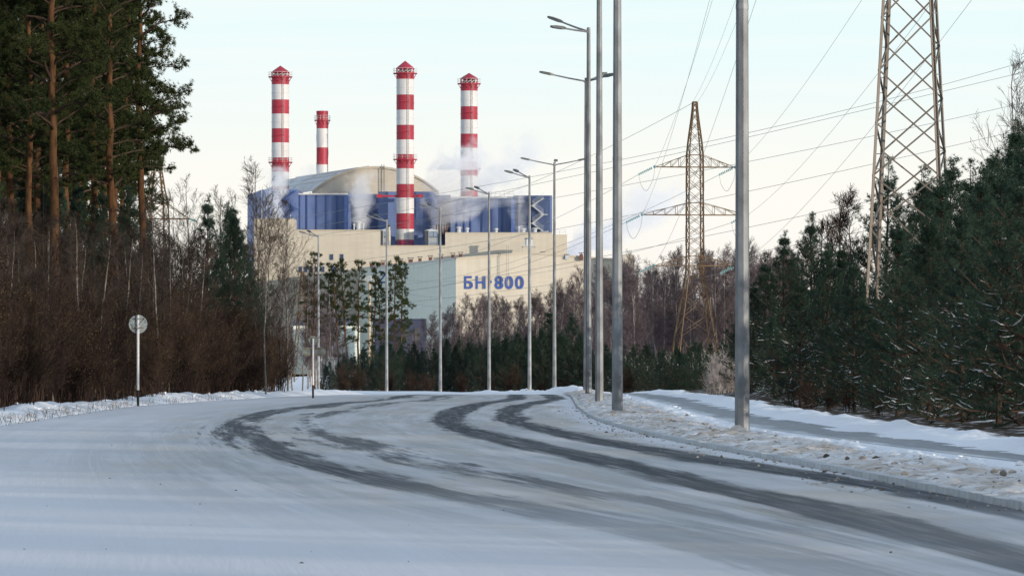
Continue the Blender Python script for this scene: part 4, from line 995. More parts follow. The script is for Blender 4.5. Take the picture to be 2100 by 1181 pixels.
# the grey tower among the young pines
R2D = 205.0; kx = R2D / F; gx = WX(1866, R2D); gg = gz(gx, R2D)
zy = lambda y: WZ(y, R2D) - gg
def hwr(y): return (54 + (y) * 0.0535) * kx * .92
ys = [905, 820, 735, 650, 560, 470] + [470 - 54 * i for i in range(1, 9)] + [470 - 54 * 8 - 50 * i for i in range(1, 13)]
LV2 = [(0.0, hwr(zy and (749 + (HC - gg) / kx)))] + [(zy(y), max(.55, hwr(y))) for y in ys if zy(y) > .6]
GT = emp('transmission_tower', (gx, R2D, gg)); yaw2 = math.radians(-11)
tipsB, ptB = tower(GT, LV2, yaw2, .058, .028, galv_warm, galv_warm, [(zy(-175), 4.6, 1.1), (zy(-370), 5.6, 1.2), (zy(-560), 4.4, 1.0)], zig=True)
zz = .4
while zz < zy(-150):
    h = float(np.interp(zz, [l[0] for l in LV2], [l[1] for l in LV2]))
    for sx, sy in ((-1, 1), (1, -1)):
        p = Vector(ptB(sx * h, sy * h, zz)); q = p + Vector((sx * .22, 0, 0)); member('step_bolt', p, q, .014, galv, GT)
    zz += .55
tag(GT, 'pale grey lattice power tower with climbing bolts rising out of young pines', 'power tower', 'lattice power towers')
# rusty tower behind the tall pines
LTD = 640.0; lx = WX(322, LTD); lg = float(zp(LTD)) - .3; kk = LTD / F; zl = lambda y: WZ(y, LTD) - lg
LV3 = [(0.0, 3.0)] + [(zl(y), h * kk) for y, h in ((690, 44), (650, 36), (610, 29), (575, 24), (540, 21), (515, 20), (490, 20), (468, 20), (449, 20), (416, 19), (390, 14), (360, 10), (335, 6.5), (312, 4))]
LT = emp('transmission_tower', (lx, LTD, lg))
tipsC, ptC = tower(LT, LV3, math.radians(-12), .085, .036, rusty, rusty, [(zl(449), 68 * kk, zl(418) - zl(449))])
for sx, z, p, arm in tipsC:
    p = Vector(p); insulator(arm, p, p + Vector((.9 if sx > 0 else -.9, .5, -.3)))
tag(LT, 'rusty lattice power tower half hidden behind the tall pines', 'power tower', 'lattice power towers')
# a slim one before the plant
STD = 1250.0; sx_ = WX(620, STD); sg = float(zp(STD)); ks = STD / F; zs_ = lambda y: WZ(y, STD) - sg
LV4 = [(0.0, 2.6)] + [(zs_(y), h * ks) for y, h in ((740, 16), (700, 12), (665, 9), (635, 7), (610, 5.6), (590, 4.4), (572, 3.2), (556, 2))]
ST = emp('transmission_tower', (sx_, STD, sg)); tipsD, ptD = tower(ST, LV4, .3, .09, .045, rusty, rusty, [(zs_(655), 32 * ks, 1.6), (zs_(612), 24 * ks, 1.6)])
tag(ST, 'slim far lattice tower before the cream plant wall', 'power tower', 'lattice power towers')

# conductors: from the rusty tower towards the plant, with insulator strings and jumper loops
def off(root, p): return np.array(root.location) + np.array(p)
ends_left = [(560, 470), (560, 500), (560, 520), (560, 478), (560, 508), (560, 530)]
for i, (sx, z, p, arm) in enumerate(tipsA):
    tip = off(RT, p); dl = np.array([-1.05, .35, -.50]) if True else 0
    a = tip + np.array([-.25, .1, -.1]); b = a + dl * 1.55
    insulator(arm, np.array(p) + np.array([-.25, .1, -.1]), np.array(p) + np.array([-.25, .1, -.1]) + dl * 1.55, .17, 8)
    e = W(ends_left[i][0], ends_left[i][1] + (0 if sx < 0 else 12), 1500)
    cable(catenary(b, e, 9.0, 60), .024, 'thin power cable running from the rusty tower towards the plant', 'cables from the rusty tower to the plant')
    # towards the grey tower near the camera
    sxb, zb_, pb, armb = tipsB[i]; tipb = off(GT, pb)
    u = (tipb - tip) / np.linalg.norm(tipb - tip); c0 = tip + u * .3; c1 = tip + u * 1.9
    insulator(arm, np.array(p) + u * .3, np.array(p) + u * 1.9, .17, 8)
    insulator(armb, np.array(pb) - u * 1.9, np.array(pb) - u * .3, .15, 9)
    rr = np.linspace(.015, .008, 60)
    cable(catenary(c1, tipb - u * 1.9, 1.6, 60), rr, 'steep thin power cable between the rusty tower and the grey tower', 'cables between the two power towers')
    lp = np.array([b, b + (.25, 0, -1.3), (b + c1) / 2 + (0, 0, -2.7), c1 + (-.1, 0, -1.4), c1]); t_ = np.linspace(0, 1, 16)
    sm = np.array([np.interp(t_, np.linspace(0, 1, 5), lp[:, j]) for j in range(3)]).T
    for _ in range(2): sm[1:-1] = (sm[:-2] + sm[1:-1] * 2 + sm[2:]) / 4
    jl = MB().add(*tubes((sm - np.array(RT.location))[None], np.full((1, 16), .022), 4)).build('jumper_loop', wire_m, arm, True)
pk = off(RT, (0, 0, zt_(209)))
cable(catenary(pk, W(560, 470, 1500), 7, 60), .026, 'earth cable running from the rusty tower peak towards the plant', 'cables from the rusty tower to the plant')
for dx in (-.25, .35): cable(catenary(pk + (dx, 0, 0), W(1690 + dx * 60, -520, 205) , 1.5, 60), np.linspace(.013, .007, 60), 'earth cable from the rusty tower peak up to the grey tower', 'cables between the two power towers')
# the other line crossing the whole view towards the plant
def poly_cable(pts, d0, d1, r, label):
    pts = np.array(pts, float); xs = pts[:, 0]; t = (xs[0] - xs) / (xs[0] - xs[-1]); inv = 1 / d0 + (1 / d1 - 1 / d0) * t
    q = np.linspace(0, 1, 70); x = np.interp(q, t, xs); co = np.polyfit(t, pts[:, 1], 3); y = np.polyval(co, q); dd = 1 / (1 / d0 + (1 / d1 - 1 / d0) * q)
    P = np.array([W(a, b, c) for a, b, c in zip(x, y, dd)]); rr = np.linspace(r, r * 2.4, 70)
    cable(P, rr, label, 'cables crossing the view towards the plant')
LB_ = 'power cable crossing behind the grey tower and sloping down towards the plant'
for pts in ([(2200, 98), (2100, 125), (1700, 233), (1540, 275), (1335, 314), (1100, 360), (860, 405), (560, 455)],
            [(2200, 124), (2100, 150), (1700, 240), (1540, 281), (1270, 345), (1000, 396), (860, 425), (560, 480)],
            [(2200, 188), (2100, 212), (1700, 297), (1540, 331), (1275, 382), (1000, 430), (860, 450), (560, 495)],
            [(2200, 242), (2100, 266), (1700, 353), (1540, 392), (1275, 450), (1000, 494), (860, 512), (560, 556)],
            [(2200, 318), (2000, 362), (1570, 460), (1276, 519), (1100, 551), (860, 592), (560, 640)],
            [(2200, 375), (2000, 418), (1570, 516), (1276, 565), (1100, 588), (860, 613), (560, 650)]):
    poly_cable(pts, 420, 1400, .016, LB_)

# ------------------------------------------------------------------ vegetation
def unitv(v): return v / (np.linalg.norm(v, axis=-1, keepdims=True) + 1e-9)
def along(P, t):
    """points and tangents of polylines P (N,k,3) at parameters t (N,)"""
    k = P.shape[1]; s = np.clip(t, 0, .9999) * (k - 1); i = s.astype(int); f = (s - i)[:, None]; r = np.arange(len(P))
    a, b = P[r, i], P[r, i + 1]; return a * (1 - f) + b * f, unitv(b - a)
def grow(g, P, R, nc, t0, t1, a0, a1, L, k=4, rad=.6, up=.25, flat=1.0, wob=.06, rmin=.003):
    """nc shoots on each limb of P: angle a0..a1 degrees off it, length L(t, parent length)"""
    Np = len(P); idx = np.repeat(np.arange(Np), nc); t = g.uniform(t0, t1, len(idx))
    pos, T = along(P[idx], t); pl = np.linalg.norm(np.diff(P, axis=1), axis=2).sum(1)[idx]
    rp = R[idx]; rk = np.take_along_axis(rp, np.clip((t * (P.shape[1] - 1)).astype(int), 0, P.shape[1] - 1)[:, None], 1)[:, 0]
    rnd = g.normal(size=(len(idx), 3)); rnd[:, 2] *= flat; perp = unitv(rnd - (rnd * T).sum(1, keepdims=True) * T)
    ang = np.radians(g.uniform(a0, a1, len(idx)))[:, None]; d = unitv(np.cos(ang) * T + np.sin(ang) * perp)
    ln = L(t, pl) * g.uniform(.65, 1.25, len(idx)); s = np.linspace(0, 1, k)
    Q = pos[:, None] + d[:, None] * (ln[:, None] * s)[..., None]
    Q[..., 2] += up * ln[:, None] * s[None] ** 2
    Q[:, 1:] += g.normal(size=(len(idx), k - 1, 3)) * (wob * ln)[:, None, None]
    r0 = np.maximum(rk * rad, rmin); RR = r0[:, None] * (1 - .65 * s[None]); return Q, np.maximum(RR, rmin * .7)
def needles(g, pos, ax, K, ln, wd, spread=.9):
    n = len(pos); p = np.repeat(pos, K, 0); a = np.repeat(ax, K, 0); M = n * K
    r = g.normal(size=(M, 3)); perp = unitv(r - (r * a).sum(1, keepdims=True) * a)
    d = unitv(a * g.uniform(.35, .9, (M, 1)) + perp * spread); L = ln * g.uniform(.7, 1.2, (M, 1))
    sd = unitv(np.cross(d, g.normal(size=(M, 3)))) * wd * .5
    V = np.stack([p - sd, p + sd, p + d * L], 1).reshape(-1, 3); return V, np.arange(M * 3).reshape(-1, 3)
def sample(g, P, step, t0=0.0, t1=1.0):
    ln = np.linalg.norm(np.diff(P, axis=1), axis=2).sum(1); n = np.maximum(1, (ln * (t1 - t0) / step + g.random(len(P))).astype(int)); i = np.repeat(np.arange(len(P)), n)
    return along(P[i], g.uniform(t0, t1, len(i)))
def young_pine(seed, h=5.0, dens=1.0, snow=1.0, bare=.3, spread=.36):
    g = np.random.default_rng(seed); z = np.linspace(0, h, 14); P0 = np.zeros((1, 14, 3)); P0[0, :, 2] = z; P0[0, :, :2] = np.cumsum(g.normal(0, .012, (14, 2)), 0)
    R0 = (0.011 * h * (1 - z / h) + .010)[None]
    P1 = []; R1 = []; zz = bare; gap = .33
    while zz < h - .12:
        f = zz / h; nb = int(g.integers(4, 7)); a0 = g.uniform(0, 6.28)
        for j in range(nb):
            az = a0 + 6.283 * j / nb + g.normal(0, .22); el = math.radians(8 + 50 * f ** 1.5 + g.normal(0, 6)); L = ((h - zz) * spread * (1.25 - .35 * f) + .14) * g.uniform(.75, 1.15)
            L = min(L, h * .34); s = np.linspace(0, 1, 7); b, _ = along(P0, np.array([f]))
            d = np.array([math.cos(az) * math.cos(el), math.sin(az) * math.cos(el), math.sin(el)]); q = b[0] + d * (L * s)[:, None]; q[:, 2] += L * (.26 * s ** 2 - .05 * s); q[1:] += g.normal(0, .012 * L, (6, 3))
            P1.append(q); R1.append(np.maximum(.011 * L + .006, .006) * (1 - .7 * s))
        zz += gap * g.uniform(.85, 1.2)
    # upright candle at the top
    s = np.linspace(0, 1, 7)
    P1.append(np.array([0, 0, h - .25]) + np.outer(s, (0, 0, .62))); R1.append(.012 * (1 - .6 * s))
    P1 = np.array(P1); R1 = np.array(R1)
    P2, R2_ = grow(g, P1, R1, 10, .22, .98, 32, 62, lambda t, pl: .36 * pl * (1.05 - t) + .09, 4, .6, .22, .45, .03)
    P3, R3 = grow(g, P2, R2_, 3, .3, .95, 30, 60, lambda t, pl: .45 * pl * (1.1 - t) + .05, 3, .7, .18, .5, .03)
    wood = [tubes(P0, R0, 7), tubes(P1, R1, 4), tubes(P2[::2], R2_[::2], 3)]
    V, Fs = [], []; n = 0
    for v, f in wood: V.append(v); Fs.append(f + n); n += len(v)
    trunk = mesh('trunk', np.concatenate(V), Fs, bark_dark)
    nv, nf = [], []; n = 0
    for P, st, t0 in ((P1, .055, .42), (P2, .05, .12), (P3, .05, .0)):
        p, a = sample(g, P, st / dens, t0); v, f = needles(g, p, a, 7, .08, .0095); nv.append(v); nf.append(f + n); n += len(v)
    crown = mesh('crown', np.concatenate(nv), nf, needle_young)
    sn = None
    if snow:
        # little ridges of snow lying along level shoots
        snowy = np.repeat(g.random(len(P1)) < .6, 10); A = P2[snowy]; d = A[:, -1] - A[:, 0]; L = np.linalg.norm(d, axis=1)
        ok = (np.abs(d[:, 2]) / (L + 1e-6) < .5) & (g.random(len(A)) < .6 * snow) & (A[:, 0, 2] < h * (.40 + .35 * g.random(len(A)))); A = A[ok]; d = d[ok]
        rt = np.array([.3, 1, .8, .3]); sd = unitv(np.cross(d, (0, 0, 1.))); wdt = g.uniform(.006, .022, len(A))
        t4 = np.linspace(.15, .95, 4); C = np.stack([along(A, np.full(len(A), q))[0] for q in t4], 1) + np.array([0, 0, .024])
        w_ = (wdt[:, None] * rt[None] * g.uniform(.6, 1.4, (len(A), 4)))[..., None]
        ringv = np.stack([C - sd[:, None] * w_, C + np.array([0, 0, 1.]) * w_ * .9, C + sd[:, None] * w_, C - np.array([0, 0, 1.]) * w_ * .35], 2)
        nA = len(A); i = np.arange(nA)[:, None, None] * 16; j = np.arange(3)[None, :, None] * 4; q = np.arange(4)[None, None]; q2 = (q + 1) % 4
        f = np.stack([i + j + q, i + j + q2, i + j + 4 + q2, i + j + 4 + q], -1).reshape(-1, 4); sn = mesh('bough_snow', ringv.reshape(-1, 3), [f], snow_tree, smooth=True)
    return trunk, crown, sn
def tall_pine(seed, h=24.0, c0=.42, lean=0.0, droop=1.0, dens=1.0):
    g = np.random.default_rng(seed); z = np.linspace(0, h, 22); P0 = np.zeros((1, 22, 3)); P0[0, :, 2] = z
    P0[0, :, 0] = lean * z + np.cumsum(g.normal(0, .05, 22)); P0[0, :, 1] = np.cumsum(g.normal(0, .05, 22)); P0[0, :, 0] -= P0[0, 0, 0]; P0[0, :, 1] -= P0[0, 0, 1]
    R0 = (.205 * (1 - .72 * (z / h)) ** 1.0)[None]; R0[0, 0] *= 1.25
    P1 = []; R1 = []; nb = int(62 * dens); s = np.linspace(0, 1, 9)
    for j in range(nb):
        f = c0 + (1 - c0) * (j + g.random()) / nb; az = j * 2.4 + g.normal(0, .4); b, _ = along(P0, np.array([min(f, .995)]))
        env = (1 - ((f - c0) / (1 - c0))) ** .7; L = (.9 + 1.75 * env) * g.uniform(.5, 1.3); el = math.radians(-6 + 52 * ((f - c0) / (1 - c0)) ** 1.6 + g.normal(0, 10))
        d = np.array([math.cos(az) * math.cos(el), math.sin(az) * math.cos(el), math.sin(el)]); q = b[0] + d * (L * s)[:, None]
        q[:, 2] += L * (.20 * s - .42 * droop * (s - .55) ** 2 + .127 * droop) ; q[1:] += np.cumsum(g.normal(0, .022 * L, (8, 3)), 0) * .6
        P1.append(q); R1.append((.020 * L + .012) * (1 - .75 * s))
    P1 = np.array(P1); R1 = np.array(R1)
    dead = []   # dead snags below the crown
    for j in range(16):
        f = g.uniform(c0 * .35, c0); az = g.uniform(0, 6.28); b, _ = along(P0, np.array([f])); L = g.uniform(.5, 2.2); d = np.array([math.cos(az), math.sin(az), g.uniform(-.25, .3)]); q = b[0] + d * (L * s)[:, None]; q[:, 2] -= .15 * L * s ** 2; q[1:] += np.cumsum(g.normal(0, .02 * L, (8, 3)), 0)
        dead.append(q)
    dead = np.array(dead); Rd = np.repeat((.022 * (1 - .75 * s))[None], len(dead), 0)
    dt, Rt = grow(g, dead, Rd, 4, .3, .95, 30, 60, lambda t, pl: .35 * pl, 4, .5, .0, 1, .08)
    P2, R2_ = grow(g, P1, R1, 9, .38, .99, 30, 70, lambda t, pl: .26 * pl * (1.15 - t) + .25, 5, .55, .22, .22, .05)
    P3, R3 = grow(g, P2, R2_, 8, .25, 1.0, 25, 65, lambda t, pl: .30 * pl + .10, 3, .6, .30, .32, .04)
    V, Fs = [], []; n = 0; fm = []
    for (v, f), mi in ((tubes(P0, R0, 9), 0), (tubes(P1, R1, 4), 1), (tubes(dead, Rd, 3), 1), (tubes(dt, Rt, 3), 1), (tubes(P2, R2_, 3), 1)):
        V.append(v); Fs.append(f + n); n += len(v); fm.append(mi)
    trunk = mesh('trunk', np.concatenate(V), Fs, [bark_pine, bark_dark], fm, smooth=True)
    nv, nf = [], []; n = 0
    for P, st, t0, K, ln in ((P2, .11, .40, 8, .16), (P3, .062, .10, 8, .14)):
        p, a = sample(g, P, st, t0); v, f = needles(g, p, a, K, ln, .021, 1.0); nv.append(v); nf.append(f + n); n += len(v)
    return trunk, mesh('crown', np.concatenate(nv), nf, needle_tall), None
def bare_tree(seed, h=11.0, birch=True, twig=None, nb=30, tw=.011, spread=.9, n2=9, n3=6, r0=.085, c0=.25, n4=0):
    g = np.random.default_rng(seed); z = np.linspace(0, h, 16); P0 = np.zeros((1, 16, 3)); P0[0, :, 2] = z
    P0[0, :, :2] = np.cumsum(g.normal(0, .035, (16, 2)), 0) * h / 11 + np.outer(z, g.normal(0, .025, 2)); P0[0, :, :2] -= P0[0, 0, :2]; R0 = (r0 * (1 - z / h) ** .8 + .012)[None]
    P1, R1 = grow(g, P0, R0, nb, c0, .97, 22, 48, lambda t, pl: h * .30 * (1.05 - t) ** .8 * spread + .3, 7, .40, .28, 1, .03, tw)
    P2, R2_ = grow(g, P1, R1, n2, .15, .98, 22, 50, lambda t, pl: .42 * pl * (1.1 - t) + .2, 5, .6, .15, 1, .04, tw)
    P3, R3 = grow(g, P2, R2_, n3, .1, .98, 20, 50, lambda t, pl: .5 * pl * (1.1 - t) + .15, 3, .7, .08, 1, .05, tw * .8)
    V, Fs = [], []; n = 0
    ts = [tubes(P1, R1, 3), tubes(P2, R2_, 3), tubes(P3, R3, 3)]
    if n4:
        P4, R4 = grow(g, P3, R3, n4, .2, 1, 20, 50, lambda t, pl: .6 * pl, 3, .8, .05, 1, .05, tw * .7); ts.append(tubes(P4, R4, 3))
    for v, f in ts: V.append(v); Fs.append(f + n); n += len(v)
    v, f = tubes(P0, R0, 7)
    return mesh('trunk', v, [f], birch_dull if birch == 2 else birch_bark if birch else bark_grey, smooth=True), mesh('branches', np.concatenate(V), Fs, twig or twig_purple), None
def shrub(seed, h=4.0, ns=26, leaves=0, twig=None, tw=.0065, lean=.0):
    g = np.random.default_rng(seed); s = np.linspace(0, 1, 9); az = g.uniform(0, 6.28, ns); tl = np.abs(g.normal(0, .26, ns)); b = g.normal(0, .32, (ns, 2)); L = h * g.uniform(.55, 1.08, ns)
    P = np.zeros((ns, 9, 3)); P[:, :, 2] = L[:, None] * s; P[:, :, 0] = b[:, :1] + (np.cos(az) * tl * L)[:, None] * s ** 1.3 + lean * L[:, None] * s ** 1.5; P[:, :, 1] = b[:, 1:] + (np.sin(az) * tl * L)[:, None] * s ** 1.3
    P[:, 1:] += np.cumsum(g.normal(0, .03, (ns, 8, 3)), 1); R = np.repeat((.017 * (1 - .72 * s))[None], ns, 0) * g.uniform(.7, 1.3, (ns, 1))
    P1, R1 = grow(g, P, R, 12, .10, .98, 18, 45, lambda t, pl: .30 * pl * (1.15 - t) + .1, 5, .5, .10, 1, .04, tw)
    P2, R2_ = grow(g, P1, R1, 7, .1, .98, 20, 50, lambda t, pl: .45 * pl + .06, 3, .7, .05, 1, .05, tw * .8)
    V, Fs = [], []; n = 0
    for v, f in (tubes(P1, R1, 3), tubes(P2, R2_, 3)): V.append(v); Fs.append(f + n); n += len(v)
    v, f = tubes(P, R, 4); stems = mesh('stem', v, [f], twig or twig_brown)
    tw_ = mesh('twigs', np.concatenate(V), Fs, twig or twig_brown); lf = None
    if leaves:
        p, a = sample(g, P2, .35 / leaves, .2, 1); M = len(p); d = unitv(g.normal(size=(M, 3)) + (0, 0, -.6)); sd = unitv(np.cross(d, g.normal(size=(M, 3)))) * g.uniform(.014, .024, (M, 1)); ln = g.uniform(.04, .075, (M, 1))
        v = np.stack([p, p + d * ln * .5 + sd, p + d * ln, p + d * ln * .5 - sd], 1).reshape(-1, 3); lf = mesh('dry_leaves', v, [np.arange(M * 4).reshape(-1, 4)], leaf_dry)
    return stems, tw_, lf
def plant(name, parts, x, y, s, label, cat, group, rz=None, z=None, tilt=0.0, sz=1.0, sxy=1.0):
    root = emp(name, (x, y, (gz(x, y) if z is None else z) - .05)); root.scale = (s * sxy, s * sxy, s * sz); root.rotation_euler = (random.gauss(0, tilt), random.gauss(0, tilt), random.uniform(0, 6.28) if rz is None else rz)
    for me in parts:
        if me:
            o = link(me.name.split('.')[0], me, root)
            if o.name.startswith(('bough_snow', 'dry_leaves')): o['kind'] = 'stuff'
    return tag(root, label, cat, group)
YP = [young_pine(100 + i, 5.0, 1.0, 1.0, bare=.28 if i % 2 else .12, spread=.40 + .04 * (i % 3)) for i in range(5)]
YPN = [(a, b, None) for a, b, c in YP]
TP = [tall_pine(200 + i, 24, .36 + .04 * (i % 3), lean=(-.01, .012, 0.0, .02)[i % 4]) for i in range(4)]
FP = [tall_pine(260 + i, 20, .45 - .1 * i, dens=.5 + .12 * i) for i in range(3)]
BT = [bare_tree(300 + i, 11 + i % 3, nb=34) for i in range(5)]
BT2 = [bare_tree(330 + i, 13, 2, twig_sap, nb=26, n2=8, n3=5, r0=.062, tw=.009, spread=1.0, c0=.2) for i in range(3)]
SH = [shrub(400 + i, 4.0, 26, leaves=(0, 1.2, .2, 1.8, .7, 0)[i]) for i in range(6)]
SHF = [shrub(450, 1.8, 20, 0, twig_grey, .006, .2), shrub(451, 1.6, 18, 0, twig_grey, .006, -.1)]
DK = bare_tree(360, 7.0, False, twig_brown, 26, .009, 1.1, 9, 6, .06, .12)

# --- tall pines on the left: trunk columns read from the photograph, set back behind the thicket
GTP = 'tall Scots pines behind the thicket'
LTP = 'tall Scots pine with orange trunk standing behind the brown thicket'
for i, (px, Dd, s, v) in enumerate(((28, 238, 1.0, 0), (104, 225, 1.05, 1), (136, 250, 1.0, 2), (186, 244, 1.0, 3), (238, 236, .98, 0), (287, 246, .96, 1), (66, 275, 1.0, 3), (160, 285, .95, 1), (212, 280, .95, 2),
                                   (-30, 230, 1.05, 2), (-70, 250, 1.0, 1), (10, 290, 1.0, 3), (110, 300, .95, 0), (262, 300, .88, 3), (-110, 235, 1.0, 0), (45, 300, .95, 2), (80, 262, 1.0, 0), (125, 272, .95, 3), (235, 290, .9, 1), (-10, 262, 1.0, 1), (190, 310, .92, 0), (30, 320, 1.0, 1), (150, 325, .95, 2), (95, 335, 1.0, 3), (60, 228, .85, 2), (265, 268, .86, 2))):
    lb = LTP
    if px == 104: lb = 'thickest orange pine trunk standing in the tall pine stand'
    if px == 287: lb = 'tall pine at the open edge of the stand, long boughs over the rusty tower'
    plant('pine_tree', TP[v], WX(px, Dd), Dd, s, lb, 'pine tree', GTP, rz=(i * 1.7) % 6.28)
# young dark pines growing under and right of them
for px, Dd, h, lb in ((428, 300, 10.2, 'pointed dark pine left of the plant, one of a close pair'), (468, 306, 10.2, 'twin topped dark pine close beside the plant'), (484, 298, 9.4, 'dark pine with drooping boughs nearest the plant corner'), (500, 310, 8.6, 'dark pine with drooping boughs nearest the plant corner'), (452, 318, 8.0, None), (340, 300, 8.0, None), (378, 305, 7.4, None), (255, 265, 7.6, None), (290, 262, 7.2, None), (230, 255, 7.6, None), (150, 262, 7.4, None), (90, 262, 7.0, None), (318, 320, 6.5, None), (420, 290, 7.0, None), (515, 300, 6.4, None), (20, 250, 7.5, None), (195, 262, 8.0, None), (0, 236, 8.6, None), (48, 240, 9.0, None), (85, 246, 8.4, None), (122, 240, 9.4, None), (160, 238, 8.8, None), (212, 243, 9.2, None), (262, 250, 9.0, None), (300, 255, 8.2, None), (175, 300, 10.5, None), (60, 310, 10.5, None), (245, 310, 10.0, None)):
    plant('pine_tree', YPN[(px + int(Dd)) % 5], WX(px, Dd), Dd, h / 5.3, lb or 'dark young pine among the brown thicket', 'pine tree', 'dark young pines by the thicket', sxy=.72)
# --- brown leafless thicket along the left bank
rs = random.Random(3); cnt = 0
def top_y(px): return float(np.interp(px, [-60, 0, 120, 220, 330, 430, 520, 570, 620, 660, 700], [462, 475, 500, 520, 540, 550, 568, 604, 652, 702, 740]))
for row, (off_, dn, dx) in enumerate(((1.9, .96, 1), (3.2, .98, 1), (5.2, 1.0, 1), (7.0, 1.02, 1), (9.2, 1.05, 1), (12, 1.1, 1))):
    d = 112.0
    while d < 262:
        x = float(XL(d)) - off_ + rs.uniform(-.5, .5); px = 1050 + x / d * F
        if -70 < px < 668:
            h = (WZ(top_y(px), d) - float(zp(d))) * rs.uniform(.68, 1.08) * (.68 + .07 * row); h = max(1.6, min(h, 7.5))
            v = rs.randrange(6)
            plant('shrub', SH[v], x, d, h / 4.1, ('leafless brown shrub with dry leaves' if v in (1, 3, 4) else 'leafless brown shrub with bare twigs') + (' in the thicket between the two road signs' if px > 290 else ' in the thicket under the tall pine stand'), 'shrub', 'leafless shrubs of the thicket', sz=rs.uniform(.95, 1.1)); cnt += 1
        d += rs.uniform(2.9, 4.4) * (1 + .12 * row)
SAP = [bare_tree(380 + i, 6.0, False, twig_sap, 24, .008, .85, 8, 5, .035, .12) for i in range(3)]
for i in range(34):
    px = -20 + 660 * (i + rs.random()) / 34; d = rs.uniform(150, 235) if px < 500 else rs.uniform(215, 262); x = WX(px, d)
    if x > float(XL(d)) - 2.6: x = float(XL(d)) - 2.6 - rs.random()
    px = 1050 + x / d * F; h = (WZ(top_y(px) - rs.uniform(0, 55), d) - float(zp(d))); h = max(2.5, min(h, 7.5))
    plant('sapling', SAP[i % 3], x, d, h / 6.2, 'bare grey brown sapling standing up out of the roadside thicket', 'sapling', 'bare saplings of the thicket', tilt=.06)
# pale birch stems in and behind the thicket
for px, Dd, h, lb in ((176, 182, 6.0, 'thin crooked pale birch stem at the thicket front'), (335, 205, 7.5, 'slim birch stem in the thicket right of the round sign'), (545, 240, 8.2, 'slim white birch stem leaning in the thicket'), (100, 240, 9, None), (250, 300, 10, None), (372, 320, 11, None), (405, 330, 12, None),
                      (530, 310, 12.6, 'tall bare birch spreading its twigs before the blue plant block'), (590, 330, 11.2, None), (560, 345, 11.5, None), (460, 345, 12, None), (330, 330, 10, None), (500, 350, 12, None), (620, 400, 9.5, None), (575, 420, 10.5, None), (600, 360, 8, None)):
    plant('birch_tree', BT2[(px // 3) % 3], WX(px, Dd), Dd, h / 13.0, lb or 'bare birch rising behind the brown thicket', 'birch tree', 'birches behind the thicket', tilt=.03)
# --- the wood beyond the bend: dark young pines in front, bare birches behind
rs = random.Random(11)
GY = 'young pines beyond the bend'; LY = 'dense dark young pine in the row beyond the road bend'
for i in range(104):
    px = 655 + (1530 - 655) * (i + rs.random()) / 104; row = i % 3; Dd = 590 + 22 * row + rs.uniform(-6, 6)
    if px > 1250: Dd -= 120 * (px - 1250) / 280 
    yt = float(np.interp(px, [650, 720, 800, 900, 1000, 1050, 1130, 1175, 1250, 1300, 1400, 1470, 1530], [765, 722, 715, 705, 702, 690, 672, 690, 715, 705, 702, 716, 690])) + rs.uniform(-14, 22)
    x = WX(px, Dd); g0 = float(zp(Dd)); h = (WZ(yt, Dd) - g0)
    plant('pine_tree', YPN[rs.randrange(5)], x, Dd, h / 5.2, (LY if px < 880 else 'dark young pine of the row below the lettered wall' if px < 1130 else 'dark young pine of the row between the lettered hall and the rusty tower' if px < 1370 else 'dark young pine of the row at the foot of the rusty tower'), 'pine tree', GY, z=g0)
for px, yt in ((1128, 640), (1172, 648), (1035, 690)):
    Dd = 585; g0 = float(zp(Dd)); plant('pine_tree', YPN[px % 5], WX(px, Dd), Dd, (WZ(yt, Dd) - g0) / 5.2, 'taller young pine standing above the row beyond the bend', 'pine tree', GY, z=g0)
GB = 'bare birches beyond the bend'; LBi = 'bare birch with purple twigs in the wood beyond the bend'
for i in range(190):
    px = 660 + (1640 - 660) * (i + rs.random()) / 190
    if px < 885 and rs.random() < .45: continue
    Dd = rs.choice([640, 665, 690, 720, 750]) + rs.uniform(-10, 10)
    if px > 1300: Dd -= 60
    if 1318 < px < 1535: Dd = 705 + rs.uniform(0, 40)
    yt = float(np.interp(px, [640, 700, 800, 880, 930, 1000, 1060, 1150, 1200, 1260, 1340, 1420, 1500, 1560, 1640], [705, 690, 676, 640, 622, 612, 606, 580, 566, 545, 532, 528, 520, 512, 505])) + abs(rs.gauss(0, 24))
    g0 = float(zp(Dd)); h = WZ(yt, Dd) - g0
    plant('birch_tree', BT[rs.randrange(5)], WX(px, Dd), Dd, h / 12.2, ('bare birch before the grey green flank of the hall' if px < 930 else 'bare birch with mauve twigs below the lettered wall' if px < 1200 else 'bare birch between the lettered hall and the rusty tower' if px < 1400 else 'bare birch in the wood between the rusty tower and the dark pines'), 'birch tree', GB, z=g0, tilt=.025)
for i in range(16):
    px = 660 + (1500 - 660) * (i + rs.random()) / 16; Dd = 560 + rs.uniform(-8, 10); g0 = float(zp(Dd))
    plant('shrub', SH[(0, 2, 5)[i % 3]], WX(px, Dd), Dd, rs.uniform(.4, .85), 'low leafless shrub at the foot of the pines beyond the bend', 'shrub', 'low shrubs beyond the bend', z=g0)
# tall far pines before the plant
for px, yt, Dd, v, lb in ((645, 526, 850, 0, None), (662, 566, 870, 1, None), (697, 548, 840, 1, 'pair of far pines with leaning orange trunk before the cream wall'), (712, 535, 850, 0, None), (737, 542, 860, 1, None), (765, 545, 865, 0, None), (815, 536, 830, 0, None), (826, 545, 845, 1, None), (783, 575, 850, 1, None)):
    g0 = float(zp(Dd)); plant('pine_tree', FP[(v + px) % 3], WX(px, Dd), Dd, (WZ(yt, Dd) - g0) / 20.3, 'tall far pine standing alone before the plant wall', 'pine tree', 'far pines before the plant', z=g0, tilt=.03)
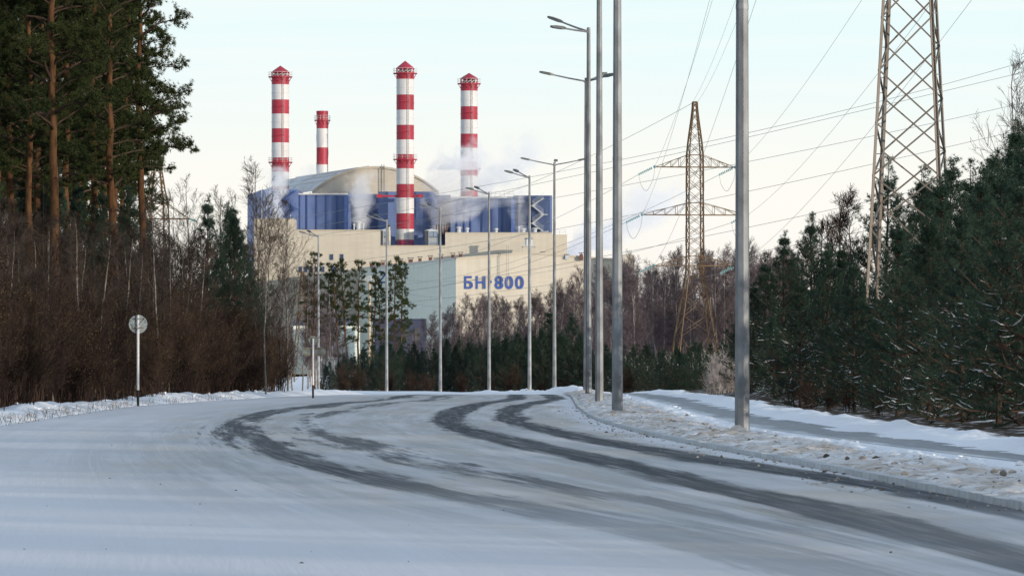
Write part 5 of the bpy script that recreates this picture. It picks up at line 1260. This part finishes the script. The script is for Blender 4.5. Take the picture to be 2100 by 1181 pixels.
# distant wood on the skyline each side of the plant
for i in range(60):
    px = rs.choice([rs.uniform(230, 640), rs.uniform(1290, 1700), rs.uniform(560, 700)]); Dd = rs.uniform(820, 1050); g0 = float(zp(Dd))
    yt = (640 if px < 640 else 560) + abs(rs.gauss(0, 25))
    plant('birch_tree', BT[rs.randrange(5)], WX(px, Dd), Dd, (WZ(yt, Dd) - g0) / 12.2, 'distant bare birch on the skyline of the wood', 'birch tree', 'distant birches', z=g0)
# --- snowy young pines right of the footpath
GR = 'snowy young pines right of the footpath'; LR = 'tall snowy young pine in the stand past the grey power tower along the footpath'
rs = random.Random(21)
def top_r(px): return float(np.interp(px, [1480, 1530, 1570, 1610, 1650, 1690, 1760, 1800, 1880, 1950, 2000, 2060, 2100, 2300], [720, 560, 510, 455, 440, 520, 520, 330, 350, 325, 330, 300, 260, 220]))
front = [(1640, 152, 560, 0), (1752, 138, 525, 1), (1700, 170, 500, 2), (1840, 126, 455, 3), (1905, 118, 440, 4), (1975, 112, 400, 0), (2050, 108, 330, 1), (2105, 104, 290, 2), (1800, 150, 610, 4), (1930, 135, 360, 3), (2010, 128, 345, 1), (1588, 190, 640, 4), (1610, 205, 475, 3), (1665, 215, 440, 1), (1545, 228, 580, 2), (1570, 240, 520, 0), (1515, 262, 640, 1), (1822, 214, 325, 0), (1955, 165, 325, 2), (2045, 150, 300, 4), (2090, 140, 250, 3), (1990, 190, 330, 0), (1890, 214, 345, 1), (1910, 217, 360, 4), (1860, 160, 520, 2), (1730, 190, 500, 3), (1780, 172, 610, 0), (2130, 120, 240, 1), (1680, 185, 560, 4), (1540, 205, 700, 3), (2070, 170, 300, 2), (1760, 160, 600, 1), (1870, 140, 520, 0), (1960, 124, 560, 2), (2030, 118, 620, 3), (2085, 112, 640, 4), (1800, 136, 640, 1), (1700, 150, 660, 3)]
for px, Dd, yt, v in front:
    x = WX(px, Dd); g0 = gz(x, Dd); h = max(1.5, WZ(yt, Dd) - g0)
    lb = 'snowy young pine between the thick lamp post and the grey power tower' if px < 1790 else 'snowy young pine around the foot of the grey power tower' if px < 1945 else LR
    if (px, Dd) == (1752, 138): lb = 'snowy young pine with a bushy pointed top before the grey power tower'
    if (px, Dd) == (1640, 152): lb = 'snowy young pine standing by the small snowy mound at the path'
    if (px, Dd) == (1822, 214): lb = 'dark pine standing behind the left leg of the grey power tower'
    plant('pine_tree', YP[v], x, Dd, h / 5.35, lb, 'pine tree', GR, rz=px * .37)
# the same stand goes on towards the camera, outside the frame; it shades the verge and road
rs = random.Random(33)
for i in range(34):
    Dd = rs.uniform(8, 104); x = float(PR(max(Dd, 15))) + rs.uniform(2.2, 9) + max(0, (Dd - 88)) * .12
    if abs(x) / max(Dd, 1) * F < 1120: continue
    plant('pine_tree', YP[i % 5], x, Dd, rs.uniform(.8, 1.15), 'young pine of the stand along the footpath', 'pine tree', GR)
for i in range(2):
    Dd = rs.uniform(-30, 70); x = float(PR(max(Dd, 15))) + rs.uniform(10, 34)
    plant('pine_tree', TP[i % 4], x, Dd, rs.uniform(.6, .95), 'tall pine at the back of the stand along the footpath', 'pine tree', 'tall pines of the stand by the footpath', z=gz(x, max(Dd, 15)))
# the tall stand on the left goes on towards the camera as well
rs = random.Random(35)
for i in range(18):
    Dd = rs.uniform(10, 190); x = -12 - 1150 / F * Dd - rs.uniform(0, 16)
    plant('pine_tree', TP[i % 4], x, Dd, rs.uniform(.75, 1.0), 'tall pine of the left stand nearer along the road', 'pine tree', 'tall pines of the left stand along the road', z=gz(x, max(Dd, 15)))
for px, Dd, h, lb in ((1715, 225, 7.6, 'dense bare brown tree left of the grey power tower'), (1750, 215, 6.6, 'bare brown tree close to the foot of the grey power tower'), (1680, 235, 6.8, 'bare brown tree beside the dark pine top'), (1640, 225, 5.6, 'low bare brown tree behind the snowy mound')):
    plant('bare_tree', DK, WX(px, Dd), Dd, h / 7.0, lb, 'bare tree', 'bare brown trees by the grey tower')
plant('birch_tree', BT2[1], WX(2068, 262), 262, 15.2 / 13, 'tall slim bare birch rising above the snowy pines', 'birch tree', 'birches behind the snowy pines', rz=1.0)
plant('birch_tree', BT2[2], WX(2120, 270), 270, 13.6 / 13, 'bare birch beside the tall slim one above the snowy pines', 'birch tree', 'birches behind the snowy pines', rz=2.0)
for px, Dd, s, v in ((1478, 236, .95, 0), (1492, 232, .8, 1), (1470, 244, .7, 1)):
    plant('shrub', SHF[v], WX(px, Dd), Dd, s, 'pale frosted shrub beside the end of the footpath', 'shrub', 'frosted shrubs by the footpath')
for px, Dd, s in ((1625, 172, .28), (1660, 150, .25), (1700, 146, .22), (1590, 205, .35), (1610, 195, .3), (1740, 138, .2), (1800, 130, .2), (1560, 225, .35)):
    plant('shrub', SH[(0, 2, 5)[px % 3]], WX(px, Dd), Dd, s, 'small dry shrub at the foot of the snowy pines', 'shrub', 'dry shrubs under the snowy pines')
# dry grass at the left bank's foot
g = np.random.default_rng(9); P = []; 
for i in range(900):
    d = 100 * (2.2 ** g.random()); x = float(XL(d)) - g.uniform(-.15, .5) if i % 3 else float(XL(d)) - g.uniform(2.2, 4.0); L = g.uniform(.05, .20) if i % 3 else g.uniform(.1, .35); z = gz(x, d)
    q = np.array([[x, d, z - .02], [x + g.normal(0, .03), d, z + L * .6], [x + g.normal(0, .09), d + g.normal(0, .05), z + L]]); P.append(q)
P = np.array(P); tag(MB().add(*tubes(P, np.repeat(np.array([[.006, .004, .002]]), len(P), 0), 3)).build('dry_grass', grass_m), 'dry grass stubble along the left snow bank', kind='stuff')
